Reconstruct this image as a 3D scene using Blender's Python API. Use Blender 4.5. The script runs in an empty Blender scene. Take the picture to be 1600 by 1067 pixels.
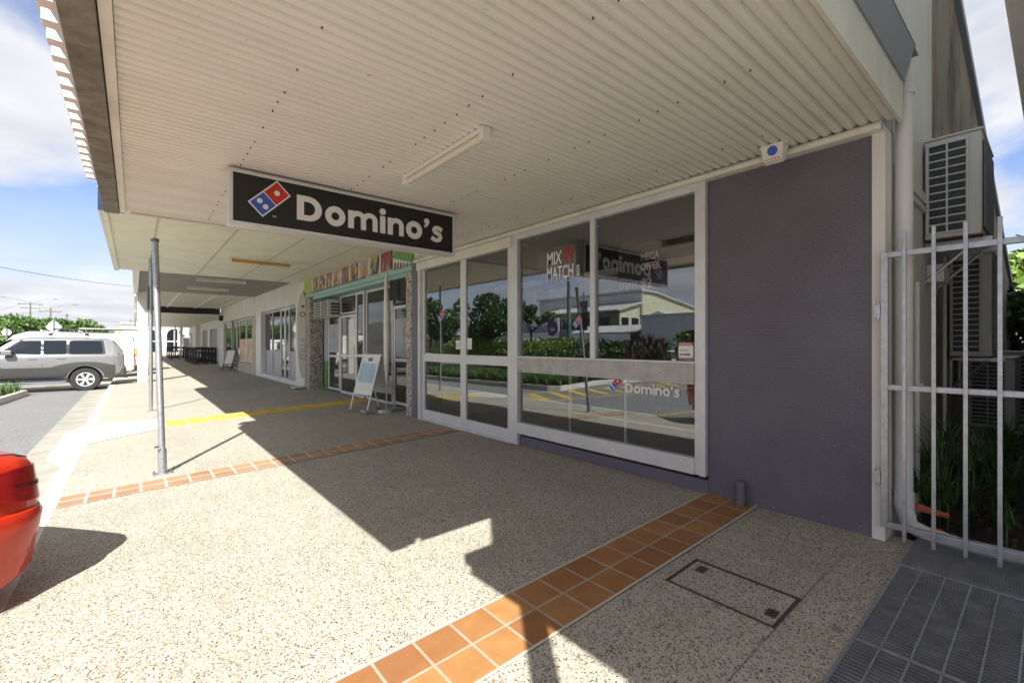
import bpy, math, random
from mathutils import Vector, Matrix
random.seed(7)
R=math.radians
C=bpy.context.scene.collection
S=bpy.context.scene
# ---------------- camera, world, sun, exposure ----------------
cam=bpy.data.cameras.new('camera'); co=bpy.data.objects.new('camera',cam); C.objects.link(co)
co.location=(0,0,1.28); co.rotation_euler=(R(90),0,-math.atan2(590,711))
cam.sensor_width=36; cam.lens=16.0; cam.shift_y=0.0022; cam.clip_start=.02; cam.clip_end=2000
S.camera=co
SUN=Vector((-.58,-.815,1.035)).normalized()
w=bpy.data.worlds.new('World'); S.world=w; w.use_nodes=True
nt=w.node_tree; N=nt.nodes; L=nt.links
for n in list(N): N.remove(n)
out=N.new('ShaderNodeOutputWorld'); bg=N.new('ShaderNodeBackground'); bg.inputs['Strength'].default_value=.085
sky=N.new('ShaderNodeTexSky'); sky.sky_type='NISHITA'; sky.sun_disc=False
sky.sun_elevation=math.asin(SUN.z); sky.sun_rotation=math.atan2(SUN.x,SUN.y)
sky.air_density=1.0; sky.dust_density=1.2; sky.ozone_density=3.0
tc=N.new('ShaderNodeTexCoord'); sep=N.new('ShaderNodeSeparateXYZ'); L.new(tc.outputs['Generated'],sep.inputs[0])
def wm(op,a,b=None,c=None):
    n=N.new('ShaderNodeMath'); n.operation=op
    for i,v in enumerate((a,b,c)):
        if v is None: continue
        if isinstance(v,(int,float)): n.inputs[i].default_value=v
        else: L.new(v,n.inputs[i])
    return n.outputs[0]
zz=wm('ADD',wm('MAXIMUM',sep.outputs[2],0),.16)
cmb=N.new('ShaderNodeCombineXYZ'); L.new(wm('DIVIDE',sep.outputs[0],zz),cmb.inputs[0]); L.new(wm('DIVIDE',sep.outputs[1],zz),cmb.inputs[1])
nz=N.new('ShaderNodeTexNoise'); nz.inputs['Scale'].default_value=.75; nz.inputs['Detail'].default_value=8; nz.inputs['Roughness'].default_value=.55
nz.inputs['Distortion'].default_value=.35
mpw=N.new('ShaderNodeMapping'); mpw.inputs['Location'].default_value=(3.1,1.9,0); L.new(cmb.outputs[0],mpw.inputs[0]); L.new(mpw.outputs[0],nz.inputs['Vector'])
rp=N.new('ShaderNodeValToRGB'); rp.color_ramp.elements[0].position=.40; rp.color_ramp.elements[1].position=.52
L.new(nz.outputs['Fac'],rp.inputs[0])
low=N.new('ShaderNodeMapRange'); low.inputs['From Min'].default_value=.02; low.inputs['From Max'].default_value=.24; low.inputs['To Min'].default_value=.85; low.inputs['To Max'].default_value=0
L.new(sep.outputs[2],low.inputs['Value'])
fac=wm('MAXIMUM',rp.outputs[0],low.outputs[0])
nz2=N.new('ShaderNodeTexNoise'); nz2.inputs['Scale'].default_value=2.2; nz2.inputs['Detail'].default_value=6; L.new(mpw.outputs[0],nz2.inputs['Vector'])
cr=N.new('ShaderNodeValToRGB'); cr.color_ramp.elements[0].position=.3; cr.color_ramp.elements[1].position=.7
cr.color_ramp.elements[0].color=(4.0,4.1,4.6,1); cr.color_ramp.elements[1].color=(5.6,5.65,5.8,1); L.new(nz2.outputs['Fac'],cr.inputs[0])
tint=N.new('ShaderNodeMix'); tint.data_type='RGBA'; tint.blend_type='MULTIPLY'; tint.inputs[0].default_value=1
L.new(sky.outputs[0],tint.inputs[6]); tint.inputs[7].default_value=(1.14,1.06,1.17,1)
mx=N.new('ShaderNodeMix'); mx.data_type='RGBA'; L.new(fac,mx.inputs[0]); L.new(tint.outputs[2],mx.inputs[6]); L.new(cr.outputs[0],mx.inputs[7])
L.new(mx.outputs[2],bg.inputs[0]); L.new(bg.outputs[0],out.inputs[0])
sl=bpy.data.lights.new('sun','SUN'); sl.energy=5.0; sl.angle=R(.5); sl.color=(1,.98,.91)
so=bpy.data.objects.new('sun',sl); C.objects.link(so); so.rotation_euler=(-SUN).to_track_quat('-Z','Y').to_euler(); so.location=(-6,-8,12)
S.view_settings.view_transform='Standard'; S.view_settings.look='None'; S.view_settings.exposure=1.08; S.view_settings.gamma=1
S.cycles.max_bounces=8; S.cycles.diffuse_bounces=5; S.cycles.transparent_max_bounces=24; S.cycles.glossy_bounces=4
S.cycles.use_denoising=True; S.cycles.caustics_reflective=False; S.cycles.sample_clamp_indirect=6

# ---------------- materials ----------------
MATS={}
class NB:
    def __init__(s,name):
        s.m=bpy.data.materials.new(name); s.m.use_nodes=True; s.N=s.m.node_tree.nodes; s.L=s.m.node_tree.links
        s.b=s.N['Principled BSDF']; s.tc=s.N.new('ShaderNodeTexCoord'); s.o=s.N['Material Output']
        g=s.N.new('ShaderNodeNewGeometry'); s.pos=g.outputs['Position']
    def setv(s,sock,v):
        if isinstance(v,bpy.types.NodeSocket): s.L.new(v,sock)
        elif isinstance(v,tuple) and len(v)==3 and sock.type=='RGBA': sock.default_value=(*v,1)
        else: sock.default_value=v
    def node(s,t,ins={},**kw):
        n=s.N.new('ShaderNode'+t)
        for k,v in kw.items(): setattr(n,k,v)
        for k,v in ins.items(): s.setv(n.inputs[k],v)
        return n
    def map(s,vec,scale=(1,1,1),rot=(0,0,0),loc=(0,0,0)):
        return s.node('Mapping',{'Vector':vec,'Scale':scale,'Rotation':rot,'Location':loc}).outputs[0]
    def noise(s,scale,detail=4,vec=None,rough=.5): return s.node('TexNoise',{'Vector':vec or s.pos,'Scale':scale,'Detail':detail,'Roughness':rough}).outputs['Fac']
    def ramp(s,f,stops):
        n=s.N.new('ShaderNodeValToRGB'); s.L.new(f,n.inputs[0]); e=n.color_ramp.elements
        while len(e)<len(stops): e.new(.5)
        for i,(p,c) in enumerate(stops):
            e[i].position=p; e[i].color=(*c,1) if isinstance(c,tuple) else (c,c,c,1)
        return n.outputs[0]
    def mix(s,f,a,b,mode='MIX'):
        n=s.N.new('ShaderNodeMix'); n.data_type='RGBA'; n.blend_type=mode
        s.setv(n.inputs[0],f); s.setv(n.inputs[6],a); s.setv(n.inputs[7],b); return n.outputs[2]
    def math(s,op,a,b=0.0):
        n=s.N.new('ShaderNodeMath'); n.operation=op; s.setv(n.inputs[0],a); s.setv(n.inputs[1],b); return n.outputs[0]
    def bump(s,h,str_=.3,dist=.01):
        n=s.node('Bump',{'Height':h,'Strength':str_,'Distance':dist}); s.L.new(n.outputs[0],s.b.inputs['Normal'])
    def col(s,v): s.setv(s.b.inputs['Base Color'],v)
    def rm(s,r,m=0): s.setv(s.b.inputs['Roughness'],r); s.b.inputs['Metallic'].default_value=m
def pm(name,col,rough=.6,metal=0,var=.12,vs=3,bump=0,bs=60,spec=None,coat=0,grime=0):
    k=NB(name); c1=tuple(x*(1-var) for x in col); c2=tuple(min(1,x*(1+var)) for x in col)
    c=k.ramp(k.noise(vs,6,rough=.6),[(.3,c1),(.7,c2)])
    if grime:
        g=k.noise(1.7,8,k.map(k.pos,(1.2,1.2,.5)),.65); c=k.mix(k.ramp(g,[(.5,0.0),(.75,grime)]),c,(.10,.085,.06))
    k.col(c); k.rm(rough,metal)
    if bump: k.bump(k.noise(bs,4),bump,.01)
    if coat: k.b.inputs['Coat Weight'].default_value=coat; k.b.inputs['Coat Roughness'].default_value=.04
    MATS[name]=k.m; return k.m
def emis(name,col,s):
    k=NB(name); k.col(col); k.b.inputs['Emission Color'].default_value=(*col,1); k.b.inputs['Emission Strength'].default_value=s; return k.m
M={}
# exposed aggregate
def aggregate(name,stones,paste,scale,worn=.0):
    k=NB(name); v=k.node('TexVoronoi',{'Vector':k.pos,'Scale':scale,'Randomness':1.0})
    hs=k.node('SeparateColor',{'Color':v.outputs['Color']}).outputs
    c=k.ramp(hs[0],stones); k.N[-1]
    rr=k.N[-1]
    d=k.ramp(v.outputs['Distance'],[(.50,0.0),(.62,1.0)])
    keep=k.ramp(hs[1],[(.38,1.0),(.42,0.0)])
    f=k.math('MAXIMUM',d,keep)
    big=k.noise(.9,6,rough=.65); pst=k.mix(k.ramp(big,[(.4,0.0),(.7,1.0)]),paste,tuple(x*.84 for x in paste))
    c=k.mix(f,c,pst)
    st=k.noise(.5,8,k.map(k.pos,(1,.7,1)),.7); c=k.mix(k.ramp(st,[(.5,0.0),(.8,.35)]),c,(.13,.11,.085))
    gum=k.node('TexVoronoi',{'Vector':k.pos,'Scale':2.6,'Randomness':1.0}); gs=k.ramp(gum.outputs['Distance'],[(.05,.55),(.085,0.0)]); gk=k.ramp(k.node('SeparateColor',{'Color':gum.outputs['Color']}).outputs[0],[(.45,0.0),(.5,1.0)])
    c=k.mix(k.math('MULTIPLY',gs,gk),c,(.09,.08,.07))
    wt=k.noise(2.3,7,rough=.75); c=k.mix(k.ramp(wt,[(.52,0.0),(.72,.28)]),c,(.20,.175,.13))
    k.col(c); k.rm(.85); k.bump(k.math('SUBTRACT',1.0,v.outputs['Distance']),.35,.004); return k.m
ST=[(0,(.03,.03,.03)),(.12,(.07,.06,.055)),(.22,(.24,.155,.08)),(.36,(.34,.27,.18)),(.5,(.12,.095,.07)),(.62,(.44,.38,.29)),(.78,(.28,.20,.10)),(.88,(.10,.10,.11)),(1,(.66,.64,.57))]
M['agg']=aggregate('exposed_aggregate',ST,(.42,.405,.345),108)
def tiles(name,size,rot,c1,c2,mort,off=(0,0,0),msz=.018,row=None):
    k=NB(name); vec=k.map(k.pos,(1,1,1),(0,0,rot),off)
    b=k.node('TexBrick',{'Vector':vec,'Color1':c1,'Color2':c2,'Mortar':mort,'Scale':1.0,'Mortar Size':msz*size,'Mortar Smooth':.1,'Brick Width':size,'Row Height':row or size,'Bias':0.0},offset=0.0)
    n=k.noise(9,8,rough=.7); c=k.mix(k.ramp(n,[(.35,0.0),(.7,.45)]),b.outputs['Color'],tuple(x*.6 for x in c2))
    k.col(c); k.rm(.55); k.bump(k.math('SUBTRACT',1.0,b.outputs['Fac']),.4,.004); return k.m
M['terra']=tiles('terracotta_tile',.2,0,(.43,.22,.078),(.28,.12,.045),(.40,.35,.28),(0,.067,0),.035)
M['terra2']=tiles('sunlit_terracotta_tile',.2,0,(.44,.27,.16),(.33,.18,.10),(.56,.50,.42),(.15,.12,0),.06,.2)  # paler copy of the near tile: sunlight put into the colour
def asphalt():
    k=NB('asphalt'); v=k.node('TexVoronoi',{'Vector':k.pos,'Scale':90.0}); c=k.ramp(k.node('SeparateColor',{'Color':v.outputs['Color']}).outputs[0],[(0,(.11,.112,.118)),(.8,(.19,.19,.19)),(1,(.32,.31,.3))])
    c=k.mix(k.ramp(k.noise(.6,8,rough=.7),[(.4,0.0),(.8,.5)]),c,(.24,.235,.225)); k.col(c); k.rm(.85); k.bump(v.outputs['Distance'],.4,.004); return k.m
M['asphalt']=asphalt()
M['conc']=pm('concrete',(.30,.285,.245),.85,var=.15,vs=2.5,bump=.25,bs=120,grime=.4)
M['concl']=pm('pale_concrete',(.58,.56,.50),.85,var=.1,vs=2.5,bump=.2,bs=120,grime=.25)
M['yellow']=pm('yellow_road_paint',(.62,.44,.06),.7,var=.15,vs=12,bump=.2,bs=90,grime=.3)
M['tactile']=pm('faded_yellow_tile',(.60,.43,.08),.7,var=.2,vs=4,bump=.2,bs=60,grime=.35)
def purple():
    k=NB('purple_mosaic_paint'); uv=k.node('SeparateXYZ',{'Vector':k.pos}).outputs
    cmbn=k.node('CombineXYZ',{'X':k.math('ADD',uv[1],uv[0]),'Y':uv[2]}).outputs[0]
    b=k.node('TexBrick',{'Vector':cmbn,'Scale':1.0,'Mortar Size':.0022,'Mortar Smooth':.6,'Brick Width':.05,'Row Height':.025})
    c=k.ramp(k.noise(1.2,7,rough=.6),[(.3,(.125,.118,.145)),(.7,(.16,.155,.19))])
    sp=k.noise(60,3); lowz=k.ramp(uv[2],[(0,1.0),(.22,0.0)])
    c=k.mix(k.math('MULTIPLY',k.ramp(sp,[(.70,0.0),(.73,.5)]),1.0),c,(.45,.43,.47))
    c=k.mix(k.math('MULTIPLY',k.ramp(k.noise(14,6,rough=.8),[(.6,0.0),(.68,1.0)]),k.ramp(uv[2],[(.0,1.0),(.10,0.0)])),c,(.55,.52,.5))
    sc=k.noise(5.5,9,k.map(k.pos,(1,1.3,.8)),.85); c=k.mix(k.ramp(sc,[(.62,0.0),(.72,.45)]),c,(.22,.21,.235)); dk=k.noise(2.2,8,rough=.8); c=k.mix(k.ramp(dk,[(.6,0.0),(.75,.35)]),c,(.07,.065,.075)); k.col(c); k.rm(.5)
    k.b.inputs['Specular IOR Level'].default_value=.35
    h=k.math('SUBTRACT',1.0,b.outputs['Fac']); k.bump(k.math('ADD',h,k.math('MULTIPLY',k.noise(35,4),.9)),.62,.005); return k.m
M['purple']=purple()
M['plinth']=pm('purple_paint',(.135,.127,.16),.6,var=.15,vs=4,bump=.2,bs=40,grime=.4)
def speckle(m,thr,col,scale):
    pass
def soffit():
    k=NB('cream_corrugated_soffit'); c=k.ramp(k.noise(1.1,7,rough=.65),[(.3,(.76,.75,.68)),(.7,(.84,.83,.765))])
    r=k.noise(1.0,9,k.map(k.pos,(1.0,3.0,1)),.75); c=k.mix(k.ramp(r,[(.6,0.0),(.85,.4)]),c,(.30,.27,.21))
    sp=k.noise(26,4,rough=.7); c=k.mix(k.ramp(sp,[(.66,0.0),(.72,.5)]),c,(.2,.14,.09)); k.col(c); k.rm(.55); return k.m
M['soffit']=soffit()
M['cream']=pm('cream_paint',(.74,.74,.65),.55,var=.08,grime=.25)
M['panel']=pm('cream_soffit_panel',(.72,.71,.61),.6,var=.06,grime=.2)
M['gsoffit']=pm('grey_soffit',(.36,.35,.33),.6,var=.08)
M['white']=pm('white_paint',(.78,.77,.74),.55,var=.05,vs=2,grime=.12)
M['offwhite']=pm('off_white_render',(.72,.72,.68),.7,var=.06,vs=2,bump=.15,bs=90,grime=.2)
M['alu']=pm('anodised_aluminium',(.70,.715,.72),.4,.25,var=.07,vs=6,grime=.08)
M['aluw']=pm('white_powdercoat_frame',(.70,.71,.72),.4,.1,var=.05,vs=5,grime=.1)
M['worn']=pm('worn_aluminium_plate',(.46,.45,.42),.5,.35,var=.16,vs=7,bump=.1,bs=50,grime=.35)
M['galv']=pm('galvanised_steel',(.43,.45,.47),.38,.75,var=.18,vs=25)
M['steel']=pm('dark_steel',(.20,.205,.21),.45,.5,var=.2,vs=20,grime=.3)
M['wood']=pm('weathered_timber_beam',(.19,.185,.15),.85,var=.4,vs=8,bump=.5,bs=40)
M['greyflash']=pm('grey_flashing',(.33,.36,.39),.5,.2,var=.06)
M['shadeflash']=pm('shaded_metal_flashing',(.05,.07,.12),.35,.5,var=.1)  # shade and blue sky reflection put into the flashing colour
M['roof']=pm('white_metal_roof',(.60,.60,.58),.5,.0,var=.08,grime=.3)
M['black']=pm('black_sign_face',(.012,.012,.013),.35,var=.1)
M['blackp']=pm('black_painted_metal',(.02,.02,.022),.45,var=.2,vs=10)
M['ink']=pm('white_vinyl',(.80,.80,.80),.45,var=.02)
M['red']=pm('red_vinyl',(.55,.035,.02),.4,var=.03)
M['blue']=pm('blue_vinyl',(.045,.11,.50),.4,var=.03)
M['orange']=pm('orange_plastic',(.62,.17,.07),.5,var=.1)
M['terrared']=pm('faded_red_plastic',(.55,.14,.08),.6,var=.1)
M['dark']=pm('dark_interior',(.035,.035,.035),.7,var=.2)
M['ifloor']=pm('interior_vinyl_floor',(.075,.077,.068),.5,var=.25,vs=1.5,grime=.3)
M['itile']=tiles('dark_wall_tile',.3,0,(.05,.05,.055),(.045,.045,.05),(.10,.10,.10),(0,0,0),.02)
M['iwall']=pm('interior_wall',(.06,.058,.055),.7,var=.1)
M['acw']=pm('air_conditioner_casing',(.60,.60,.56),.45,var=.05,vs=2,grime=.15)
M['acd']=pm('air_conditioner_fins',(.05,.055,.06),.5,.4,var=.3,vs=40)
M['coverframe']=pm('blackened_steel',(.07,.058,.05),.8,.2,var=.3,vs=30,bump=.3,bs=80)
M['gratebar']=pm('worn_grate_steel',(.20,.205,.215),.5,.3,var=.25,vs=9,grime=.35)
M['rust']=pm('rusty_steel',(.13,.065,.04),.85,.2,var=.35,vs=30,bump=.4,bs=80)
M['pvc']=pm('white_pvc_pipe',(.72,.72,.70),.35,var=.04,grime=.12)
M['soil']=pm('dark_garden_soil',(.045,.035,.025),.95,var=.5,vs=14,bump=.6,bs=40)
M['leafd']=pm('dark_green_leaf',(.045,.10,.022),.5,var=.45,vs=12)
M['leaf']=pm('green_leaf',(.075,.14,.025),.5,var=.45,vs=8)
M['leafb']=pm('bright_green_leaf',(.17,.27,.035),.5,var=.35,vs=8)
M['leafr']=pm('dark_red_leaf',(.09,.03,.03),.5,var=.5,vs=12)
M['polewood']=pm('grey_weathered_pole',(.15,.145,.135),.9,var=.2,vs=6)
M['bark']=pm('bark',(.13,.10,.075),.9,var=.3,vs=12,bump=.6,bs=30)
for kk in ('leafd','leaf','leafb','leafr'):
    b=M[kk].node_tree.nodes['Principled BSDF']; 
    try: b.inputs['Transmission Weight'].default_value=0
    except: pass
M['tyre']=pm('rubber_tyre',(.03,.03,.03),.85,var=.2,vs=30)
M['silver']=pm('silver_car_paint',(.25,.25,.25),.35,.35,var=.02,coat=.8)
M['cladding']=pm('grey_plastic_cladding',(.062,.06,.058),.55,.1,var=.05)
M['redcar']=pm('red_car_paint',(.50,.028,.008),.3,.0,var=.02,coat=.35)
M['whitecar']=pm('white_car_paint',(.80,.80,.79),.3,0,var=.02,coat=.7)
M['cglass']=pm('tinted_car_glass',(.012,.016,.018),.06,0,var=.02)
M['lensd']=pm('dark_red_lens',(.10,.004,.006),.15,0,var=.5,vs=40)
M['lens']=pm('red_tail_lens',(.36,.006,.006),.22,0,var=.3,vs=25)
M['amber']=pm('amber_lens',(.7,.22,.02),.1,coat=1)
M['chrome']=pm('chrome',(.75,.75,.76),.1,1,var=.02)
M['teal']=pm('pale_teal_paint',(.33,.50,.50),.55,var=.06,grime=.15)
M['purpled']=pm('grey_purple_paint',(.15,.14,.18),.55,var=.05)
M['lime']=pm('lime_paint',(.45,.52,.08),.6,var=.05)
M['green']=pm('mural_green',(.10,.30,.07),.6,var=.06)
M['palegreen']=pm('mural_pale_green',(.42,.60,.36),.6,var=.05)
M['lav']=pm('mural_lavender',(.42,.42,.52),.6,var=.05)
M['door']=pm('pale_grey_door_panel',(.42,.43,.46),.5,var=.04)
M['warm']=pm('warm_poster',(.6,.38,.22),.5,var=.35,vs=2)
M['film']=pm('frosted_window_film',(.42,.44,.47),.7,var=.04)
M['cyan']=pm('pale_blue_print',(.35,.52,.60),.5,var=.2,vs=4)
M['lampc']=pm('lamp_diffuser',(.68,.65,.56),.3,var=.04)
M['yl']=pm('amber_lamp_diffuser',(.50,.30,.06),.4,var=.15)
M['bcream']=pm('cream_metal_cladding',(.62,.62,.45),.6,var=.04,grime=.1)
M['bgrey']=pm('grey_metal_cladding',(.64,.67,.70),.6,var=.05,grime=.1)
M['bdark']=pm('olive_grey_wall',(.22,.22,.18),.6,var=.06)
M['sign']=pm('pale_blue_billboard',(.84,.86,.88),.5,var=.03)
M['stain']=None
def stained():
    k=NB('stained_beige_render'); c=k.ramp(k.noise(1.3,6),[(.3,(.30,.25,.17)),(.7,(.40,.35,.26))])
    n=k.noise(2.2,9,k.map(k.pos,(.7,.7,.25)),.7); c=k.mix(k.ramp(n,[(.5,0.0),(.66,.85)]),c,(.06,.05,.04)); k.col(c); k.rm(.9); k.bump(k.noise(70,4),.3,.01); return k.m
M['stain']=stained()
def pebble():
    k=NB('pebbledash'); v=k.node('TexVoronoi',{'Vector':k.pos,'Scale':28.0}); h=k.node('SeparateColor',{'Color':v.outputs['Color']}).outputs[0]
    c=k.ramp(h,[(0,(.03,.03,.03)),(.25,(.12,.10,.08)),(.35,(.45,.40,.32)),(.7,(.62,.58,.5)),(1,(.25,.2,.15))]); c=k.mix(k.ramp(v.outputs['Distance'],[(.45,0.0),(.6,.7)]),c,(.4,.38,.34))
    k.col(c); k.rm(.7); k.bump(k.math('SUBTRACT',1.0,v.outputs['Distance']),.8,.01); return k.m
M['pebble']=pebble()
def stonec():
    k=NB('stone_cladding'); uv=k.node('SeparateXYZ',{'Vector':k.pos}).outputs; cv=k.node('CombineXYZ',{'X':uv[1],'Y':uv[2]}).outputs[0]
    b=k.node('TexBrick',{'Vector':cv,'Color1':(.58,.54,.44),'Color2':(.46,.43,.36),'Mortar':(.5,.48,.42),'Scale':1.0,'Mortar Size':.008,'Brick Width':.3,'Row Height':.09})
    k.col(b.outputs['Color']); k.rm(.8); k.bump(k.noise(30,4),.5,.02); return k.m
M['stone']=stonec()
def photo(name,seed):
    k=NB(name); v=k.node('TexVoronoi',{'Vector':k.map(k.pos,(1,9,5),(0,0,0),(seed*3.1,seed*1.7,0)),'Scale':1.5,'Randomness':1.0},feature='F1')
    h=k.node('SeparateColor',{'Color':v.outputs['Color']}).outputs[0]
    rr=random.Random(seed*7+1); base=[(.04,.03,.05),(.50,.30,.20),(.62,.58,.52),(.14,.11,.24),(.62,.46,.10),(.09,.06,.05),(.30,.42,.45),(.45,.10,.06)]; rr.shuffle(base)
    pal=[(i/5,base[i]) for i in range(6)]
    c=k.ramp(h,pal); k.col(c); k.rm(.5); return k.m
def glassm(name,f0,tint,rough=0.0):
    m=bpy.data.materials.new(name); m.use_nodes=True; n=m.node_tree.nodes; l=m.node_tree.links
    for x in list(n): n.remove(x)
    o=n.new('ShaderNodeOutputMaterial'); mixn=n.new('ShaderNodeMixShader'); t=n.new('ShaderNodeBsdfTransparent'); g=n.new('ShaderNodeBsdfGlossy'); ge=n.new('ShaderNodeNewGeometry')
    def mt(op,a,b=0.0):
        k=n.new('ShaderNodeMath'); k.operation=op
        for i,v in enumerate((a,b)):
            if isinstance(v,(int,float)): k.inputs[i].default_value=v
            else: l.new(v,k.inputs[i])
        return k.outputs[0]
    d=n.new('ShaderNodeVectorMath'); d.operation='DOT_PRODUCT'; l.new(ge.outputs['Normal'],d.inputs[0]); l.new(ge.outputs['Incoming'],d.inputs[1])
    fr=mt('ADD',mt('MULTIPLY',mt('POWER',mt('SUBTRACT',1.0,mt('ABSOLUTE',d.outputs['Value'])),5.0),1-f0),f0)
    t.inputs[0].default_value=(*tint,1); g.inputs['Roughness'].default_value=rough; g.inputs['Color'].default_value=(.95,.97,1,1)
    l.new(fr,mixn.inputs[0]); l.new(t.outputs[0],mixn.inputs[1]); l.new(g.outputs[0],mixn.inputs[2]); l.new(mixn.outputs[0],o.inputs[0]); return m
M['glass']=glassm('window_glass',.125,(.93,.945,.94))
M['darkglass']=pm('dark_shop_glass',(.03,.033,.035),.04,0,var=.02)
M['darkglass'].node_tree.nodes['Principled BSDF'].inputs['IOR'].default_value=1.55

# ---------------- mesh helpers ----------------
ORG={}
def tag(o,label=None,cat=None,group=None,kind=None):
    if label: o['label']=label
    if cat: o['category']=cat
    if group: o['group']=group
    if kind: o['kind']=kind
    return o
def T(name,label,cat,loc=(0,0,0),group=None,parent=None):
    o=bpy.data.objects.new(name,None); C.objects.link(o); o.empty_display_size=.2
    tag(o,label,cat,group)
    if parent: o.parent=parent; o.location=Vector(loc)-ORG[parent]
    else: o.location=loc
    ORG[o]=Vector(loc); return o
class MB:
    def __init__(s): s.v=[];s.f=[];s.m=[];s.mi=0
    def add(s,vs,fs):
        b=len(s.v); s.v+= [tuple(x) for x in vs]; s.f+=[tuple(i+b for i in f) for f in fs]; s.m+=[s.mi]*len(fs); return s
    def box(s,x0,x1,y0,y1,z0,z1,mat=None):
        x0,x1=min(x0,x1),max(x0,x1); y0,y1=min(y0,y1),max(y0,y1); z0,z1=min(z0,z1),max(z0,z1)
        vs=[(x,y,z) for z in (z0,z1) for y in (y0,y1) for x in (x0,x1)]
        if mat is not None: vs=[mat@Vector(v) for v in vs]
        return s.add(vs,[(0,2,3,1),(4,5,7,6),(0,1,5,4),(2,6,7,3),(0,4,6,2),(1,3,7,5)])
    def tube(s,p,q,r,n=12,r2=None,caps=True):
        p=Vector(p);q=Vector(q);d=(q-p); r2=r if r2 is None else r2
        if d.length<1e-6: return s
        d.normalize(); u=d.orthogonal().normalized(); v=d.cross(u)
        vs=[]
        for c,rr in ((p,r),(q,r2)):
            for i in range(n):
                a=2*math.pi*i/n; vs.append(c+u*(rr*math.cos(a))+v*(rr*math.sin(a)))
        fs=[(i,(i+1)%n,n+(i+1)%n,n+i) for i in range(n)]
        if caps: fs+=[tuple(range(n-1,-1,-1)),tuple(range(n,2*n))]
        return s.add(vs,fs)
    def path(s,pts,r,n=8,rads=None):
        pts=[Vector(p) for p in pts]; k=len(pts); vs=[];fs=[]; u=None
        for i,p in enumerate(pts):
            d=(pts[min(i+1,k-1)]-pts[max(i-1,0)]).normalized()
            if u is None: u=d.orthogonal().normalized()
            u=(u-d*u.dot(d)).normalized(); v=d.cross(u); rr=rads[i] if rads else r
            for j in range(n):
                a=2*math.pi*j/n; vs.append(p+u*(rr*math.cos(a))+v*(rr*math.sin(a)))
        for i in range(k-1):
            for j in range(n): fs.append((i*n+j,i*n+(j+1)%n,(i+1)*n+(j+1)%n,(i+1)*n+j))
        fs+=[tuple(range(n-1,-1,-1)),tuple(range((k-1)*n,k*n))]
        return s.add(vs,fs)
    def prism(s,poly,a0,a1,axis='x'):
        def mk(a,b,t): return {'x':(t,a,b),'y':(a,t,b),'z':(a,b,t)}[axis]
        n=len(poly); vs=[mk(a,b,a0) for a,b in poly]+[mk(a,b,a1) for a,b in poly]
        return s.add(vs,[tuple(range(n-1,-1,-1)),tuple(range(n,2*n))]+[(i,(i+1)%n,n+(i+1)%n,n+i) for i in range(n)])
    def quad(s,a,b,c,d): return s.add([a,b,c,d],[(0,1,2,3)])
    def disc(s,c,r,nrm,n=20,th=.002,ry=None):
        nrm=Vector(nrm).normalized(); return s.tube(Vector(c)-nrm*th/2,Vector(c)+nrm*th/2,r,n)
    def ring(s,c,r0,r1,ax,th,n=24):
        ax=Vector(ax).normalized(); u=ax.orthogonal().normalized(); v=ax.cross(u); c=Vector(c); vs=[]
        for t in (-th/2,th/2):
            for r in (r0,r1):
                for i in range(n):
                    a=2*math.pi*i/n; vs.append(c+ax*t+u*r*math.cos(a)+v*r*math.sin(a))
        fs=[]
        for i in range(n):
            j=(i+1)%n
            fs+=[(i,j,n+j,n+i),(2*n+i,3*n+i,3*n+j,2*n+j),(n+i,n+j,3*n+j,3*n+i),(i,2*n+i,2*n+j,j)]
        return s.add(vs,fs)
    def build(s,name,mat,parent=None,bev=0,smooth=False,label=None,cat=None,group=None,kind=None,org=None):
        if not isinstance(mat,(list,tuple)): mat=[mat]
        if parent is not None: o0=ORG[parent]
        elif org is not None: o0=Vector(org)
        else:
            xs=[v[0] for v in s.v]; ys=[v[1] for v in s.v]; zs=[v[2] for v in s.v]
            o0=Vector(((min(xs)+max(xs))/2,(min(ys)+max(ys))/2,min(zs)))
        me=bpy.data.meshes.new(name)
        off=o0 if parent is None else (org and Vector(org) or o0)
        me.from_pydata([tuple(Vector(v)-off) for v in s.v],[],s.f)
        for m in mat: me.materials.append(m)
        for p,i in zip(me.polygons,s.m): p.material_index=i; p.use_smooth=bool(smooth)
        me.validate(); me.update()
        import bmesh
        if smooth!='leaf' and len(s.f)<30000:
            bm=bmesh.new(); bm.from_mesh(me); bmesh.ops.recalc_face_normals(bm,faces=bm.faces); bm.to_mesh(me); bm.free()
        o=bpy.data.objects.new(name,me); C.objects.link(o)
        if parent is not None: o.parent=parent; o.location=off-o0
        else: o.location=o0
        ORG[o]=Vector(off)
        if bev:
            b=o.modifiers.new('bevel','BEVEL'); b.width=bev; b.segments=2; b.limit_method='ANGLE'; b.angle_limit=R(40)
        if smooth is True and hasattr(me,'set_sharp_from_angle'): me.set_sharp_from_angle(angle=R(40))
        tag(o,label,cat,group,kind); return o
def bx(name,mat,x0,x1,y0,y1,z0,z1,parent=None,bev=0,**k): return MB().box(x0,x1,y0,y1,z0,z1).build(name,mat,parent,bev,**k)
def copy_tree(o,parent=None):
    c=o.copy(); C.objects.link(c); c.parent=parent; ORG[c]=ORG.get(o,Vector())
    for ch in list(o.children): copy_tree(ch,c)
    return c
def struct(mb,name,mat,**k): return mb.build(name,mat,None,kind='structure',**k)
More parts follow.
